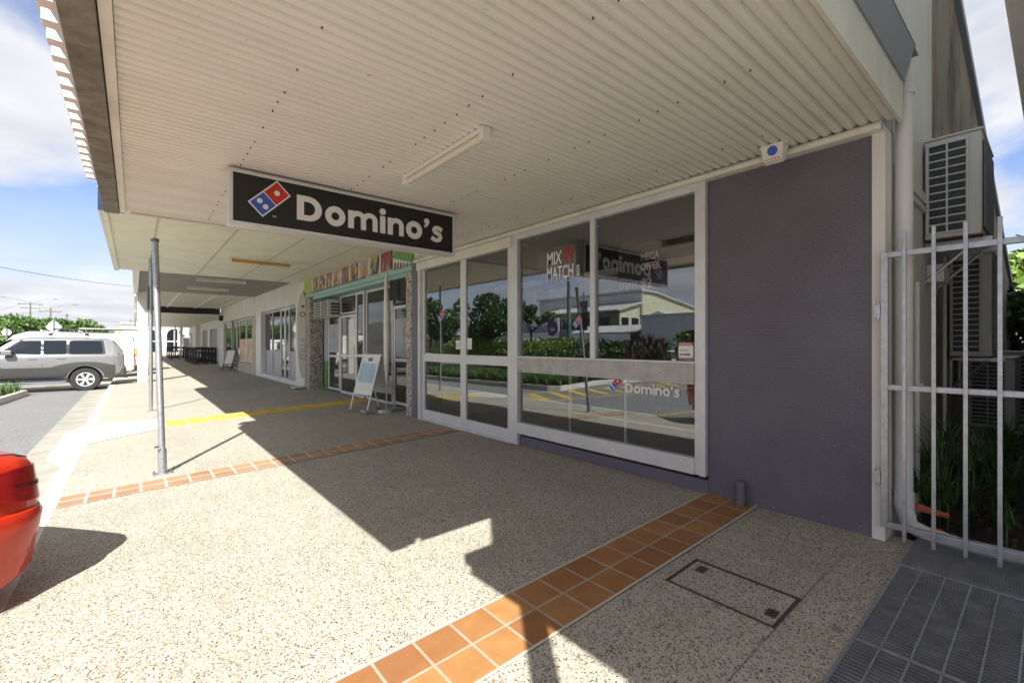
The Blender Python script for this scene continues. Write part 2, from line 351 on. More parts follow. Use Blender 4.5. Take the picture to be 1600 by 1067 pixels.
def text(s,size,mat,origin,xd,yd,parent=None,name='lettering',bold=.0,xs=1.0,th=.003,align='LEFT',**k):
    cu=bpy.data.curves.new(name,'FONT'); cu.body=s; cu.size=size; cu.offset=bold; cu.extrude=th/2; cu.align_x=align; cu.resolution_u=3
    ob=bpy.data.objects.new(name,cu); C.objects.link(ob)
    me=bpy.data.meshes.new_from_object(ob.evaluated_get(bpy.context.evaluated_depsgraph_get()))
    bpy.data.objects.remove(ob); bpy.data.curves.remove(cu)
    xd=Vector(xd).normalized(); yd=Vector(yd).normalized(); n=xd.cross(yd); o0=ORG[parent] if parent else Vector(origin)
    mt=Matrix(((xd.x*xs,yd.x,n.x,origin[0]-o0.x),(xd.y*xs,yd.y,n.y,origin[1]-o0.y),(xd.z*xs,yd.z,n.z,origin[2]-o0.z),(0,0,0,1)))
    me.transform(mt); me.materials.clear(); me.materials.append(mat); me.name=name
    o=bpy.data.objects.new(name,me); C.objects.link(o)
    if parent: o.parent=parent
    else: o.location=o0
    ORG[o]=Vector(o0); tag(o,k.get('label'),k.get('cat'),k.get('group')); return o
# heavy round sans lettering built from strokes; unit = cap height
class Glyph:
    def __init__(s,origin,xd,yd,scale,th=.003): s.mb=MB(); s.o=Vector(origin); s.x=Vector(xd).normalized(); s.y=Vector(yd).normalized(); s.n=s.x.cross(s.y); s.s=scale; s.th=th; s.k=0
    def pt(s,a,b,h=0): return s.o+s.x*(a*s.s)+s.y*(b*s.s)+s.n*h
    def strip(s,outer,inner):
        s.k+=1; h=s.th+s.k*.0002; n=len(outer); vs=[]
        for hh in (0,h):
            vs+=[s.pt(*p,hh) for p in outer]+[s.pt(*p,hh) for p in inner]
        fs=[]
        for i in range(n-1):
            fs+=[(i,i+1,n+i+1,n+i),(2*n+i,3*n+i,3*n+i+1,2*n+i+1),(i,2*n+i,2*n+i+1,i+1),(n+i,n+i+1,3*n+i+1,3*n+i)]
        s.mb.add(vs,fs)
    def rect(s,x0,x1,y0,y1): s.strip([(x0,y0),(x0,y1)],[(x1,y0),(x1,y1)])
    def arc(s,cx,cy,ri,ro,a0,a1,sy=1.0,n=20):
        A=[R(a0+(a1-a0)*i/n) for i in range(n+1)]
        rix,riy=ri if isinstance(ri,tuple) else (ri,ri*sy); rox,roy=ro if isinstance(ro,tuple) else (ro,ro*sy)
        s.strip([(cx+rox*math.cos(a),cy+roy*math.sin(a)) for a in A],[(cx+rix*math.cos(a),cy+riy*math.sin(a)) for a in A])
    def stroke(s,pts,w):
        o=[];i_=[]
        for k,p in enumerate(pts):
            a=Vector(pts[max(k-1,0)]);b=Vector(pts[min(k+1,len(pts)-1)]); d=(b-a).normalized(); nn=Vector((-d.y,d.x))*w/2
            o.append((p[0]+nn.x,p[1]+nn.y)); i_.append((p[0]-nn.x,p[1]-nn.y))
        s.strip(o,i_)
    def put(s,ch,x):
        if ch=='D': s.rect(x,x+.27,0,1); s.arc(x+.44,.5,(.26,.27),(.53,.5),-90,90); s.rect(x+.265,x+.445,0,.23); s.rect(x+.265,x+.445,.77,1); return 1.0
        if ch=='o': s.arc(x+.42,.39,.165,.42,0,360,1.0,32); return .86
        if ch in 'mn':
            s.rect(x,x+.25,0,.77); s.arc(x+.43,.47,(.13,.10),(.36,.32),0,178); s.rect(x+.56,x+.79,0,.48)
            if ch=='m': s.arc(x+.96,.47,(.13,.10),(.36,.32),0,178); s.rect(x+1.09,x+1.32,0,.48); return 1.34
            return .81
        if ch=='i': s.rect(x,x+.25,0,.77); s.arc(x+.125,.97,.0,.15,0,360,1.0,18); return .26
        if ch=="'": s.arc(x+.13,.92,0,.14,0,360,1,18); s.strip([(x+.26,.92),(x+.22,.76),(x+.06,.60)],[(x+.08,.9),(x+.08,.78),(x-.02,.68)]); return .27
        if ch=='s':
            s.stroke([(x+.60,.60),(x+.48,.665),(x+.34,.69),(x+.22,.665),(x+.16,.58),(x+.2,.49),(x+.34,.42),(x+.48,.36),(x+.53,.25),(x+.46,.13),(x+.32,.085),(x+.16,.11),(x+.02,.19)],.21); return .64
    def word(s,w,x=0,gap=.055):
        for ch in w: x+=s.put(ch,x)+gap
        return x
def domino_logo(parent,c,xd,yd,L_,n_off=.004,mats=None):
    """white outlined tilted tile: blue half with two dots, red half with one; centre c, long side L_"""
    xd=Vector(xd);yd=Vector(yd);n=xd.cross(yd); c=Vector(c); a=(xd+yd).normalized(); b=(yd-xd).normalized(); W=L_*.5
    def slab(name,mat,a0,a1,b0,b1,h0,h1):
        mb=MB(); vs=[c+a*p+b*q+n*h for h in (h0,h1) for q in (b0,b1) for p in (a0,a1)]
        mb.add(vs,[(0,2,3,1),(4,5,7,6),(0,1,5,4),(2,6,7,3),(0,4,6,2),(1,3,7,5)]); return mb.build(name,mat,parent)
    m=mats or (M['ink'],M['blue'],M['red'])
    e=L_*.035
    slab('logo_outline',m[0],-L_/2,L_/2,-W/2,W/2,0,n_off)
    slab('blue_tile',m[1],-L_/2+e,-e*.4,-W/2+e,W/2-e,n_off,n_off+.002)
    slab('red_tile',m[2],e*.4,L_/2-e,-W/2+e,W/2-e,n_off,n_off+.002)
    mb=MB()
    for p,q in ((-L_*.25,W*.2),(-L_*.25,-W*.2),(L_*.25,0)):
        mb.tube(c+a*p+b*q+n*(n_off+.002),c+a*p+b*q+n*(n_off+.004),W*.14,20)
    mb.build('logo_dots',m[0],parent)
# ---------------- ground ----------------
D=3.78
def gz(x): return -.042*(D-x) if x<D else 0
def sheet(name,mat,poly,zf,th=.0,**k):
    vs=[(x,y,zf(x)) for x,y in poly]; return struct(MB().add(vs,[tuple(range(len(poly)))]),name,mat,**k)
FX=-.55
def slab_grid(name,mat,x0,x1,y0,y1,zf,nx=1,ny=1):
    vs=[(x0+(x1-x0)*i/nx,y0+(y1-y0)*j/ny,zf(x0+(x1-x0)*i/nx)) for j in range(ny+1) for i in range(nx+1)]
    fs=[(j*(nx+1)+i,j*(nx+1)+i+1,(j+1)*(nx+1)+i+1,(j+1)*(nx+1)+i) for j in range(ny) for i in range(nx)]
    return struct(MB().add(vs,fs),name,mat)
slab_grid('ground',M['conc'],-400,400,-300,500,lambda x:-.60)
slab_grid('road',M['asphalt'],-26,-1.15,-60,78,lambda x:-.33)
slab_grid('gutter',M['conc'],-1.2,-.70,-14,76,lambda x:-.326)
# footpath, cut out where the access cover and drainage grate sit
fp=MB(); zf=gz
def fq(x0,x1,y0,y1): fp.add([(x0,y0,zf(x0)),(x1,y0,zf(x1)),(x1,y1,zf(x1)),(x0,y1,zf(x0))],[(0,1,2,3)])
CVX0,CVX1,CVY0,CVY1=2.32,2.67,.86,1.435
fq(FX,3.9,-14,-.75); fq(FX,1.25,-.75,.6); fq(FX,3.9,.6,CVY0); fq(FX,CVX0,CVY0,CVY1); fq(CVX1,3.9,CVY0,CVY1); fq(FX,3.9,CVY1,76)
struct(fp,'footpath',M['agg'])
slab_grid('entry_paving',M['agg'],3.9,9,7.0,76,lambda x:gz(3.9)+.001)
# kerb with segments
kb=MB(); y=-14.0
while y<76:
    kb.prism([(-.70,-.34),(-.685,-.20),(-.66,gz(-.6)),(FX,gz(FX)),(FX,-.34)],y+.006,y+2.39,'y')
    y+=2.4
struct(kb,'kerb',M['concl'])
km=MB(); km.add([(-.95,8.9,-.322),(-.66,8.95,gz(-.66)+.006),(.42,9.7,gz(.42)+.006),(.42,10.9,gz(.42)+.006),(-.66,11.15,gz(-.66)+.006),(-.95,11.2,-.322)],[(0,1,4,5),(1,2,3,4)]); km.add([(-.95,8.9,-.322),(-.705,8.35,-.328),(-.66,8.95,gz(-.66)+.006)],[(0,1,2)]); km.add([(-.95,11.2,-.322),(-.705,11.75,-.328),(-.66,11.15,gz(-.66)+.006)],[(0,2,1)]); struct(km,'kerb_ramp',M['concl'])
tb=sheet('tile_band',M['terra'],[(FX,1.533),(D,1.533),(D,1.933),(FX,1.933)],lambda x:gz(x)+.004)
sheet('tile_band',M['terra2'],[(FX,5.68),(D,5.68),(D,6.08),(FX,6.08)],lambda x:gz(x)+.004)
for yy in (1.522,1.933): sheet('mortar_edge',M['concl'],[(FX,yy),(D,yy),(D,yy+.011),(FX,yy+.011)],lambda x:gz(x)+.005)
# tactile strip: yellow pavers with raised studs
tm=MB()
for i in range(12):
    x0=.44+i*.305; x1=min(x0+.298,4.06)
    for j in range(2): tm.box(x0,x1,9.80+j*.32,9.80+j*.32+.31,gz(x0)-.01,gz(x0)+.010)
    for a in range(5):
        for j in range(10): tm.tube((x0+.04+a*.054,9.845+j*.062,gz(x0)+.009),(x0+.04+a*.054,9.845+j*.062,gz(x0)+.014),.014,6)
struct(tm,'tactile_paving',M['tactile'])
tm=MB()
for a in range(12):
    for j in range(9): tm.tube((-.2-.0+a*.05,9.75+j*.12,gz(-.2+a*.05)+.004),(-.2+a*.05,9.75+j*.12,gz(-.2+a*.05)+.012),.014,6)
struct(tm,'ramp_studs',M['concl'])
# painted hatch beside the garden bed
hm=MB(); Zr=-.326
def band(p,q,wd,z=Zr):
    p=Vector((*p,0));q=Vector((*q,0)); n=(q-p).normalized().cross(Vector((0,0,1)))*wd/2
    a,b,c_,d=p-n,p+n,q+n,q-n
    hm.add([(v.x,v.y,z) for v in (a,b,c_,d)],[(0,1,2,3)])
for i in range(11):
    x=-2.0-i*.85; band((x+.5,9.28-.1*(x+2)*-.9*.1),(x-.2,10.85+.08*(x+2)),.26,Zr+.001)
band((-1.35,9.15),(-11,8.2),.11,Zr); band((-1.9,11.0),(-11,10.0),.11,Zr-.0005); band((-1.32,9.15),(-1.9,11.0),.11,Zr-.001)
struct(hm,'road_marking',M['yellow'])
hm=MB(); band((-1.2,5.75),(-6,5.2),.1); band((-1.2,2.0),(-6,1.4),.1); band((-1.2,24.6),(-6,24.2),.1); band((-1.2,27.6),(-6,27.2),.1); struct(hm,'bay_marking',M['yellow'])
# fine crack lines / channel edge
# access cover
t=T('access_cover','aggregate filled access cover with rusty steel frame set in the footpath','access cover',(2.49,1.15,gz(2.49)))
f=MB(); zc=lambda x:gz(x)
def tilted(mb,x0,x1,y0,y1,h0,h1):
    mb.add([(x,y,gz(x)+h) for h in (h0,h1) for y in (y0,y1) for x in (x0,x1)],[(0,2,3,1),(4,5,7,6),(0,1,5,4),(2,6,7,3),(0,4,6,2),(1,3,7,5)])
e=.014
tilted(f,CVX0,CVX1,CVY0,CVY0+e,-.05,.003); tilted(f,CVX0,CVX1,CVY1-e,CVY1,-.05,.003); tilted(f,CVX0,CVX0+e,CVY0+e,CVY1-e,-.05,.003); tilted(f,CVX1-e,CVX1,CVY0+e,CVY1-e,-.05,.003)
f.build('frame',M['coverframe'],t)
f=MB(); tilted(f,CVX0+e+.004,CVX1-e-.004,CVY0+e+.004,CVY1-e-.004,-.04,-.0005); f.build('infill',M['agg'],t)
for yy in (CVY0+.05,CVY1-.09):
    f=MB(); xx=(CVX0+CVX1)/2-(.06 if yy<1 else -.08); tilted(f,xx-.035,xx+.035,yy-.02,yy+.03,-.01,.0035); k=f.build('lifting_point',M['coverframe'],t)
    f=MB(); f.tube((xx,yy+.005,gz(xx)+.002),(xx,yy+.005,gz(xx)+.0055),.009,10); f.build('keyhole',M['black'],k)
# drainage grate: bars along the street over a dark pit
t=T('drain_grate','long ribbed metal drain grate in front of the alley gate','drain grate',(2.5,-.1,-.1))
gx=MB(); x=1.27
while x<3.435:
    gx.add([(xx,yy,gz(xx)+h) for h in (-.03,.004) for yy in (-.75,.595) for xx in (x,x+.013)],[(0,2,3,1),(4,5,7,6),(0,1,5,4),(2,6,7,3),(0,4,6,2),(1,3,7,5)]); x+=.026
gx.build('grate_bars',M['gratebar'],t)
gx=MB()
for yy in [.50-.1*i for i in range(13)]: tilted(gx,1.25,3.44,yy,yy+.008,-.028,.0055)
gx.build('cross_bars',M['galv'],t)
gx=MB(); tilted(gx,1.25,3.46,.592,.604,-.05,.006); tilted(gx,2.50,2.515,-.75,.592,-.03,.0055); tilted(gx,3.44,3.455,-.75,.592,-.03,.006); gx.build('frame',M['galv'],t)
gx=MB(); tilted(gx,3.458,3.93,-.75,.60,-.02,.004)
x=3.47
while x<3.92: tilted(gx,x,x+.013,-.75,.598,.004,.011); x+=.026
gx.build('ribbed_plate',M['gratebar'],t)
gx=MB(); tilted(gx,1.25,3.46,-.75,.59,-.2,-.19); gx.build('pit_floor',M['dark'],t)

# ---------------- corner shop ----------------
B=T('corner_shop','vacant corner takeaway shop with purple wall, tall aluminium windows and cream awning','shop',(3.9,3.9,0))
bx('painted_wall',M['purple'],D,3.98,.80,1.925,-.1,2.70,B)
m=MB(); m.box(3.765,3.98,.728,.80,-.12,2.70); m.build('corner_pilaster',M['offwhite'],B,.004)
m=MB(); m.box(3.775,3.9,1.925,4.50,-.1,.11); m.build('plinth',M['plinth'],B)
bx('plinth_ledge',M['black'],3.80,3.9,1.95,4.50,.110,.142,B)
# upper front wall and side wall
bx('upper_wall',M['offwhite'],3.92,4.12,.735,7.25,2.72,6.4,B)
m=MB(); m.prism([(3.98,-.1),(5.45,-.1),(5.45,6.4),(4.12,6.4),(4.12,2.72),(3.98,2.72)],.73,.92,'y'); m.build('side_wall',M['offwhite'],B)
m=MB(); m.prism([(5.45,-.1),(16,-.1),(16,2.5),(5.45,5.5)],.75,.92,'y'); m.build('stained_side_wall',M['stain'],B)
m=MB(); m.prism([(5.45,5.5),(16,2.5),(16,2.62),(5.45,5.62)],.70,.97,'y'); m.build('roof_capping',M['greyflash'],B)
m=MB(); m.box(5.45,16,.92,7.2,2.3,2.4); m.build('roof',M['roof'],B)
# conduit moulding on side wall
m=MB(); m.box(4.0,5.6,.70,.73,2.42,2.50); m.box(4.0,5.6,.705,.73,2.36,2.40); m.build('wall_moulding',M['offwhite'],B)
m=MB(); m.box(5.2,5.5,.62,.73,1.8,1.95); m.build('junction_box',M['white'],B,.01)
# front window unit
wf=MB(); XF0,XF1=3.735,3.80
def fr(y0,y1,z0,z1,x0=XF0,x1=XF1): wf.box(x0,x1,y0,y1,z0,z1)
fr(1.93,1.985,.145,2.70); fr(1.985,2.03,.148,2.62,3.745)
fr(4.40,4.535,.0,2.70); fr(2.03,4.40,.145,.285); fr(1.985,4.40,2.60,2.70)
fr(3.15,3.215,1.125,2.60,3.75)
fr(2.03,4.40,1.105,1.125,3.74); 
W=wf.build('window_frame',M['alu'],B,.003)
m=MB(); m.box(3.728,3.80,2.03,2.70,.925,1.105); m.box(3.729,3.80,2.703,4.40,.925,1.105); P_=m.build('mid_rail_plate',M['worn'],B,.002)
m=MB()
for i in range(9):
    for zz_ in ((.955,1.075) if i%2==0 else (1.015,)): 
        yy=2.08+i*.28; m.tube((3.7255,yy,zz_),(3.7285,yy,zz_),.007,8)
m.build('screw_heads',M['steel'],P_)
for a in ((2.03,3.15,1.125,2.60),(3.215,4.40,1.125,2.60),(2.03,4.40,.285,.925)):
    MB().box(3.782,3.788,*a).build('glass_pane',M['glass'],W)
m=MB(); m.box(3.74,3.80,3.15,3.165,.3,.92); m.build('glazing_bead',M['alu'],W) if False else None
# sliding doors
for i,(y0,y1,xo) in enumerate(((4.535,5.66,0),(5.70,6.95,.03))):
    d=MB(); x0=3.75+xo; x1=3.79+xo; s=.075
    d.box(x0,x1,y0,y0+s,.02,2.66); d.box(x0,x1,y1-s,y1,.02,2.66); d.box(x0,x1,y0+s,y1-s,.02,.17); d.box(x0,x1,y0+s,y1-s,2.58,2.66); d.box(x0,x1,y0+s,y1-s,.985,1.115)
    d=d.build('door',M['aluw'],B,.003,label='sliding glass door beside the window' if i==0 else 'sliding glass door beside the purple post')
    MB().box(x0+.017,x0+.023,y0+s,y1-s,.17,.985).build('glass_pane',M['glass'],d); MB().box(x0+.017,x0+.023,y0+s,y1-s,1.115,2.58).build('glass_pane',M['glass'],d)
m=MB(); m.box(3.75,3.84,5.66,5.70,.0,2.66); m.box(3.73,3.82,6.95,7.02,0,2.70); m.box(3.74,3.86,4.535,7.02,2.662,2.72); m.box(3.72,3.86,4.50,7.02,0,.018); m.build('door_frame',M['aluw'],B,.003)
m=MB(); m.box(3.70,3.80,4.50,7.02,2.52,2.655); m.build('door_operator_box',M['cream'],B,.006)
bx('door_latch',M['alu'],3.735,3.75,5.2,5.26,.03,.06,B,.004)
bx('end_post',M['purpled'],3.74,3.95,7.02,7.26,-.02,2.72,B)
m=MB(); m.box(3.70,3.78,.735,7.1,2.665,2.715); m.tube((3.70,.735,2.685),(3.70,7.1,2.685),.024,10); m.build('cove_trim',M['cream'],B,.0)
# interior
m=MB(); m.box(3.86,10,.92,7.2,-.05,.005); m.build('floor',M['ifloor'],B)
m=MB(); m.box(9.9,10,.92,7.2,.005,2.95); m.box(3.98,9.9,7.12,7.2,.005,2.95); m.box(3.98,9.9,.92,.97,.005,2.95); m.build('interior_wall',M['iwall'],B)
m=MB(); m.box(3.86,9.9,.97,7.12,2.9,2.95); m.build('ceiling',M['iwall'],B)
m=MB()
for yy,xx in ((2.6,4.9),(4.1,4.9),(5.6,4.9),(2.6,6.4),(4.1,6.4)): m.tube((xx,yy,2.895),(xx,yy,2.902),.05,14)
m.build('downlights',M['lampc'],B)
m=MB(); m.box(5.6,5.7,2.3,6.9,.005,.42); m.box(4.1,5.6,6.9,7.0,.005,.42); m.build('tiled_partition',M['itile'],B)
# interior counter and hung menu panels (things inside)
t=T('service_counter','dark service counter inside behind the shop window','counter',(6.6,3.6,.005))
m=MB(); m.box(6.4,6.9,1.6,5.6,.005,.98); m.build('counter_body',M['itile'],t); m=MB(); m.box(6.33,6.97,1.55,5.65,.98,1.02); m.build('counter_top',M['iwall'],t,.006)
t=T('glass_balustrade','low glass waiting-area screen with white rail inside the window','screen',(4.5,3.2,.005))
m=MB(); m.box(4.5,4.51,2.35,4.2,.03,.36); m.build('screen_glass',M['cglass'],t); m=MB(); m.box(4.49,4.52,2.35,4.2,.36,.378); m.build('top_rail',M['white'],t)
for yy in (2.35,3.3,4.2): bx('screen_post',M['white'],4.485,4.52,yy-.012,yy+.012,.005,.9,t)
# hanging menu panel MIX 'N' MATCH
def hung(name,label,x,y0,y1,z0,z1,mat):
    t=T(name,label,'menu panel',(x,(y0+y1)/2,z0)); m=MB(); m.box(x,x+.012,y0,y1,z0,z1); m.build('panel',mat,t)
    m=MB(); m.tube((x,y0+.04,z1),(x,y0+.04,2.9),.002,6); m.tube((x,y1-.04,z1),(x,y1-.04,2.9),.002,6); m.build('wire',M['steel'],t); return t
mb_=pm('menu_panel_black',(.022,.022,.024),.7)
LX=(0,-1,0); UZ=(0,0,1)
t=hung('menu_panel','plain black panel hanging behind the lettering in the middle window',3.84,3.38,4.07,2.0,2.43,mb_)
t=T('window_decal','bold white and red vinyl lettering MIX N MATCH BOX high on the window','decal',(3.78,3.7,2.0))
k_=3.7795/3.836
text('MIX',.213,M['ink'],(3.7793,3.965*k_,2.205),LX,UZ,t,'lettering',.0035,.66,.0006)
text("'N'",.213,M['red'],(3.7793,3.70*k_,2.215),LX,UZ,t,'lettering',.0035,.72,.0006)
text('MATCH',.213,M['ink'],(3.7793,3.965*k_,2.03),LX,UZ,t,'lettering',.0035,.585,.0006)
text('BOX',.060,M['ink'],(3.7793,3.44*k_,2.03),UZ,(0,1,0),t,'lettering',.002,1.0,.0006)
text('YOUR PIZZA, YOUR SIDES',.036,M['ink'],(3.7793,3.965*k_,1.985),LX,UZ,t,'lettering',.0,.95,.0006)
t=hung('menu_panel','hanging dark price panel reading MEGA OFFER 2 dollars',4.8,2.95,3.65,1.85,2.5,mb_)
text('MEGA',.12,M['ink'],(4.795,3.3,2.30),LX,UZ,t,'lettering',.004,.8); text('OFFER',.12,M['ink'],(4.795,3.3,2.18),LX,UZ,t,'lettering',.004,.8); text('$2',.17,M['ink'],(4.795,3.3,1.96),LX,UZ,t,'lettering',.005,.9)
text("$19 $33 $45",.09,M['ink'],(4.795,3.62,1.98),LX,UZ,t,'lettering',.002,.6)
t=hung('menu_panel','hanging price panel reading MIX MATCH 10 dollars beside the purple wall',4.35,1.55,2.15,1.85,2.42,mb_)
text('MIX',.12,M['ink'],(4.345,2.12,2.24),LX,UZ,t,'lettering',.004,.8); text('MATCH',.10,M['ink'],(4.345,2.12,2.14),LX,UZ,t,'lettering',.003,.8); text('$10',.15,M['ink'],(4.345,2.10,1.95),LX,UZ,t,'lettering',.003,.9)
# pizza poster hanging below
t=T('food_poster','faded translucent poster of round pizzas hanging behind the window','poster',(4.02,3.85,1.45))
m=MB(); m.box(4.02,4.024,3.35,4.4,1.42,1.96); m.build('poster_sheet',glassm('clear_film',.04,(.80,.80,.86)),t)
pzm=glassm('printed_pizza_film',.06,(.62,.50,.42),.5)
m=MB()
for yy,zz_,rr in ((3.72,1.84,.13),(4.08,1.66,.12),(3.74,1.62,.12),(3.5,1.72,.07)): m.tube((4.012,yy,zz_),(4.017,yy,zz_),rr,24)
m.build('printed_pizzas',pzm,t)
# window stickers: top-level, stuck to the glass
t=T('window_decal','white pizza shop lettering and logo stuck low on the big window','decal',(3.78,2.6,.7))
g=Glyph((3.7795,2.775,.795),LX,UZ,.092,.0006); g.word("Domino's",0,.05); g.mb.build('lettering',M['ink'],t)
domino_logo(t,(3.7795,2.90,.87),Vector(LX),Vector(UZ),.17,.0006)
for yy,zz_ in ((3.42,1.52),(6.35,1.72)):
    t=T('window_decal','small red and blue logo decal on the big window' if yy<4 else 'small red and blue logo decal on the left sliding door','decal',(3.78,yy,zz_))
    domino_logo(t,(3.7795 if yy<4 else 3.796,yy,zz_),Vector(LX),Vector(UZ),.13 if yy<4 else .2,.0006)
t=T('warning_sticker','small white and red alarm warning sticker at the corner of the big window','sticker',(3.78,2.13,1.14))
MB().box(3.7790,3.7798,2.06,2.20,1.14,1.29).build('sticker_sheet',M['ink'],t); m=MB(); m.box(3.7782,3.7788,2.062,2.198,1.262,1.288); m.box(3.7782,3.7788,2.062,2.198,1.142,1.155); m.build('red_bands',M['red'],t)
text('WARNING',.024,M['ink'],(3.7778,2.19,1.267),LX,UZ,t,'lettering',0,1,.0006); text('ALARMS',.028,M['black'],(3.7785,2.19,1.175),LX,UZ,t,'lettering',.001,1,.0006); text('SECURITY',.02,M['black'],(3.7785,2.19,1.215),LX,UZ,t,'lettering',0,1,.0006)
t=T('window_sticker','small white notice stuck on the inner edge of the left sliding door','sticker',(3.79,5.9,1.2))
MB().box(3.793,3.794,5.8,5.92,1.2,1.33).build('notice_sheet',M['ink'],t); m=MB(); m.box(3.792,3.7928,5.81,5.91,1.27,1.28); m.box(3.792,3.7928,5.81,5.91,1.24,1.25); m.build('printed_lines',M['red'],t)
t=T('window_notice','pale cream notice stuck at the left edge of the right sliding door','sticker',(3.77,5.5,1.2))
MB().box(3.764,3.766,5.45,5.57,1.2,1.36).build('notice_sheet',M['cream'],t)
# big lightbox sign
t=T('hanging_sign',"black pizza shop lightbox sign with white lettering hung across the footpath under the awning",'sign',(1.65,4.33,2.3))
MB().box(.585,2.72,4.275,4.41,2.25,2.70).build('sign_case',M['alu'],t,.004)
m=MB(); a,b_,c_,d_=.585,2.72,2.25,2.70; q=.028
m.box(a,b_,4.262,4.276,c_,c_+q); m.box(a,b_,4.262,4.276,d_-q,d_); m.box(a,a+q,4.262,4.276,c_+q,d_-q); m.box(b_-q,b_,4.262,4.276,c_+q,d_-q); m.build('sign_frame',M['alu'],t,.002)
MB().box(a+q,b_-q,4.270,4.2745,c_+q,d_-q).build('sign_face',M['black'],t)
g=Glyph((1.095,4.2695,2.368),(1,0,0),UZ,.218,.0012); g.word("Domino's",0,.10); g.mb.build('lettering',M['ink'],t)
domino_logo(t,(.882,4.2695,2.505),Vector((1,0,0)),Vector(UZ),.31,.0012)
text('TM',.022,M['ink'],(.90,4.269,2.352),(1,0,0),UZ,t,'trademark_letters')
# awning
m=MB(); pitch=.069; ns=14; y0=.665; n=int((6.5-y0)/pitch*ns); vs=[];fs=[]
for i in range(n+1):
    y=y0+i*pitch/ns; z=2.724+.026*(.5+.5*math.cos(2*math.pi*i/ns))**3.5+.002*math.sin(i*.37)
    vs+=[(-.07,y,z),(3.76,y,z)]
    if i: fs.append((2*i-2,2*i-1,2*i+1,2*i))
m.add(vs,fs); A=m.build('awning_soffit',M['soffit'],B,smooth=True)
m=MB()
for row,x in enumerate((.66,1.56,2.5,3.35)):
    y=.665+.069*5.5
    while y<6.4:
        if random.random()<.60: m.tube((x+random.uniform(-.006,.006),y,2.713),(x,y,2.728),.0044,7)
        y+=.138
m.build('fixing_bolts',M['rust'],A)
m=MB(); m.box(-.03,3.79,.645,.665,2.70,2.97); m.build('awning_end_fascia',M['cream'],B,.002)
m=MB(); m.prism([(.635,2.955),(.647,2.955),(.60,3.15),(.588,3.15)],-.05,3.79,'x'); m.box(-.05,3.92,.588,.70,3.15,3.153); m.build('awning_end_flashing',M['greyflash'],B)
m=MB(); m.box(-.12,-.072,.645,6.5,2.700,2.75); m.build('awning_edge_trim',M['cream'],B,.002)
m=MB(); m.box(-.25,-.125,.645,6.5,2.68,3.02); m.build('awning_beam',M['wood'],B,.004)
m=MB(); m.box(-.03,3.8,6.5,6.515,2.70,3.0); m.build('awning_far_fascia',M['cream'],B)
# deck roof with trapezoid ribs
m=MB(); y=.6; prof=[]
while y<6.55: prof+= [(y,3.20),(y+.10,3.20),(y+.115,3.245),(y+.185,3.245)]; y+=.20
vs=[];fs=[]
for i,(y,z) in enumerate(prof):
    jag=.0 if z<3.22 else .0
    xe=-.43 if z>3.22 else -.33; vs+=[(xe,y,z-.02),(3.92,y,z+.02),(xe,y,z-.028),(3.92,y,z+.012)]
    if i: b0=4*(i-1); b1=4*i; fs+=[(b0,b0+1,b1+1,b1),(b0+2,b1+2,b1+3,b0+3),(b0,b1,b1+2,b0+2)]
m.add(vs,fs); m.build('awning_roof',M['roof'],B)
m=MB(); y=.68
while y<6.5: m.box(-.385,-.25,y,y+.085,3.02,3.175); y+=.20
m.build('awning_edge_blocks',M['white'],B)
m=MB(); m.tube((3.95,.665,2.98),(3.95,.665,2.93),.055,16); m.tube((3.95,.665,2.93),(3.95,.665,.18),.047,18); m.path([(3.95,.665,.20),(3.96,.64,.08),(4.0,.56,.03),(4.1,.40,-.02),(4.25,.15,-.06),(4.4,-.1,-.08)],.05,14)
m.tube((3.95,.665,.30),(3.95,.665,.20),.054,16); m.tube((3.95,.665,3.2),(3.95,.665,2.98),.04,14); m.tube((3.95,.665,1.86),(3.95,.665,1.84),.052,16)
m=m.build('downpipe',M['pvc'],None,smooth=True,label='white plastic stormwater downpipe beside the purple wall running behind the gate',cat='downpipe')
# small painted pipe stub by the wall
m=MB(); m.tube((3.72,1.63,-.02),(3.72,1.63,.165),.034,16); m.tube((3.72,1.63,.165),(3.72,1.63,.185),.036,16); m.build('pipe_stub',M['purple'],smooth=True,label='short purple painted pipe stub at the foot of the purple wall',cat='pipe')
# alarm siren box
t=T('alarm_box','white tapered alarm siren box with blue disc under the awning','alarm',(3.62,1.34,2.55))
q=lambda x,y,z:(3.60+(x-3.60)*.75,1.335+(y-1.335)*.72,2.725+(z-2.735)*.72)
m=MB(); m.add([q(3.53,1.225,2.735),q(3.53,1.445,2.735),q(3.55,1.42,2.575),q(3.55,1.25,2.575),q(3.68,1.225,2.735),q(3.68,1.445,2.735),q(3.62,1.42,2.555),q(3.62,1.25,2.555)],[(0,1,2,3),(4,7,6,5),(0,4,5,1),(2,6,7,3),(0,3,7,4),(1,5,6,2)]); m.build('siren_cover',M['white'],t,.005)
m=MB(); nrm=Vector((-1,0,-.13)); m.disc(q(3.536,1.33,2.665),.034,nrm,28,.004); m.build('blue_disc',M['blue'],t)
m=MB()
for i in range(5): p_=q(3.5485,1.27+i*.028,2.583); m.box(p_[0]-.003,p_[0]+.004,p_[1],p_[1]+.012,p_[2],p_[2]+.007)
m.build('printed_warning',M['red'],t)
m=MB(); a_=q(3.55,1.195,2.715); b_=q(3.60,1.225,2.73); m.box(a_[0],b_[0],a_[1],b_[1],a_[2],b_[2]); a_=q(3.55,1.445,2.715); b_=q(3.60,1.475,2.73); m.box(a_[0],b_[0],a_[1],b_[1],a_[2],b_[2]); m.build('mounting_lug',M['alu'],t)
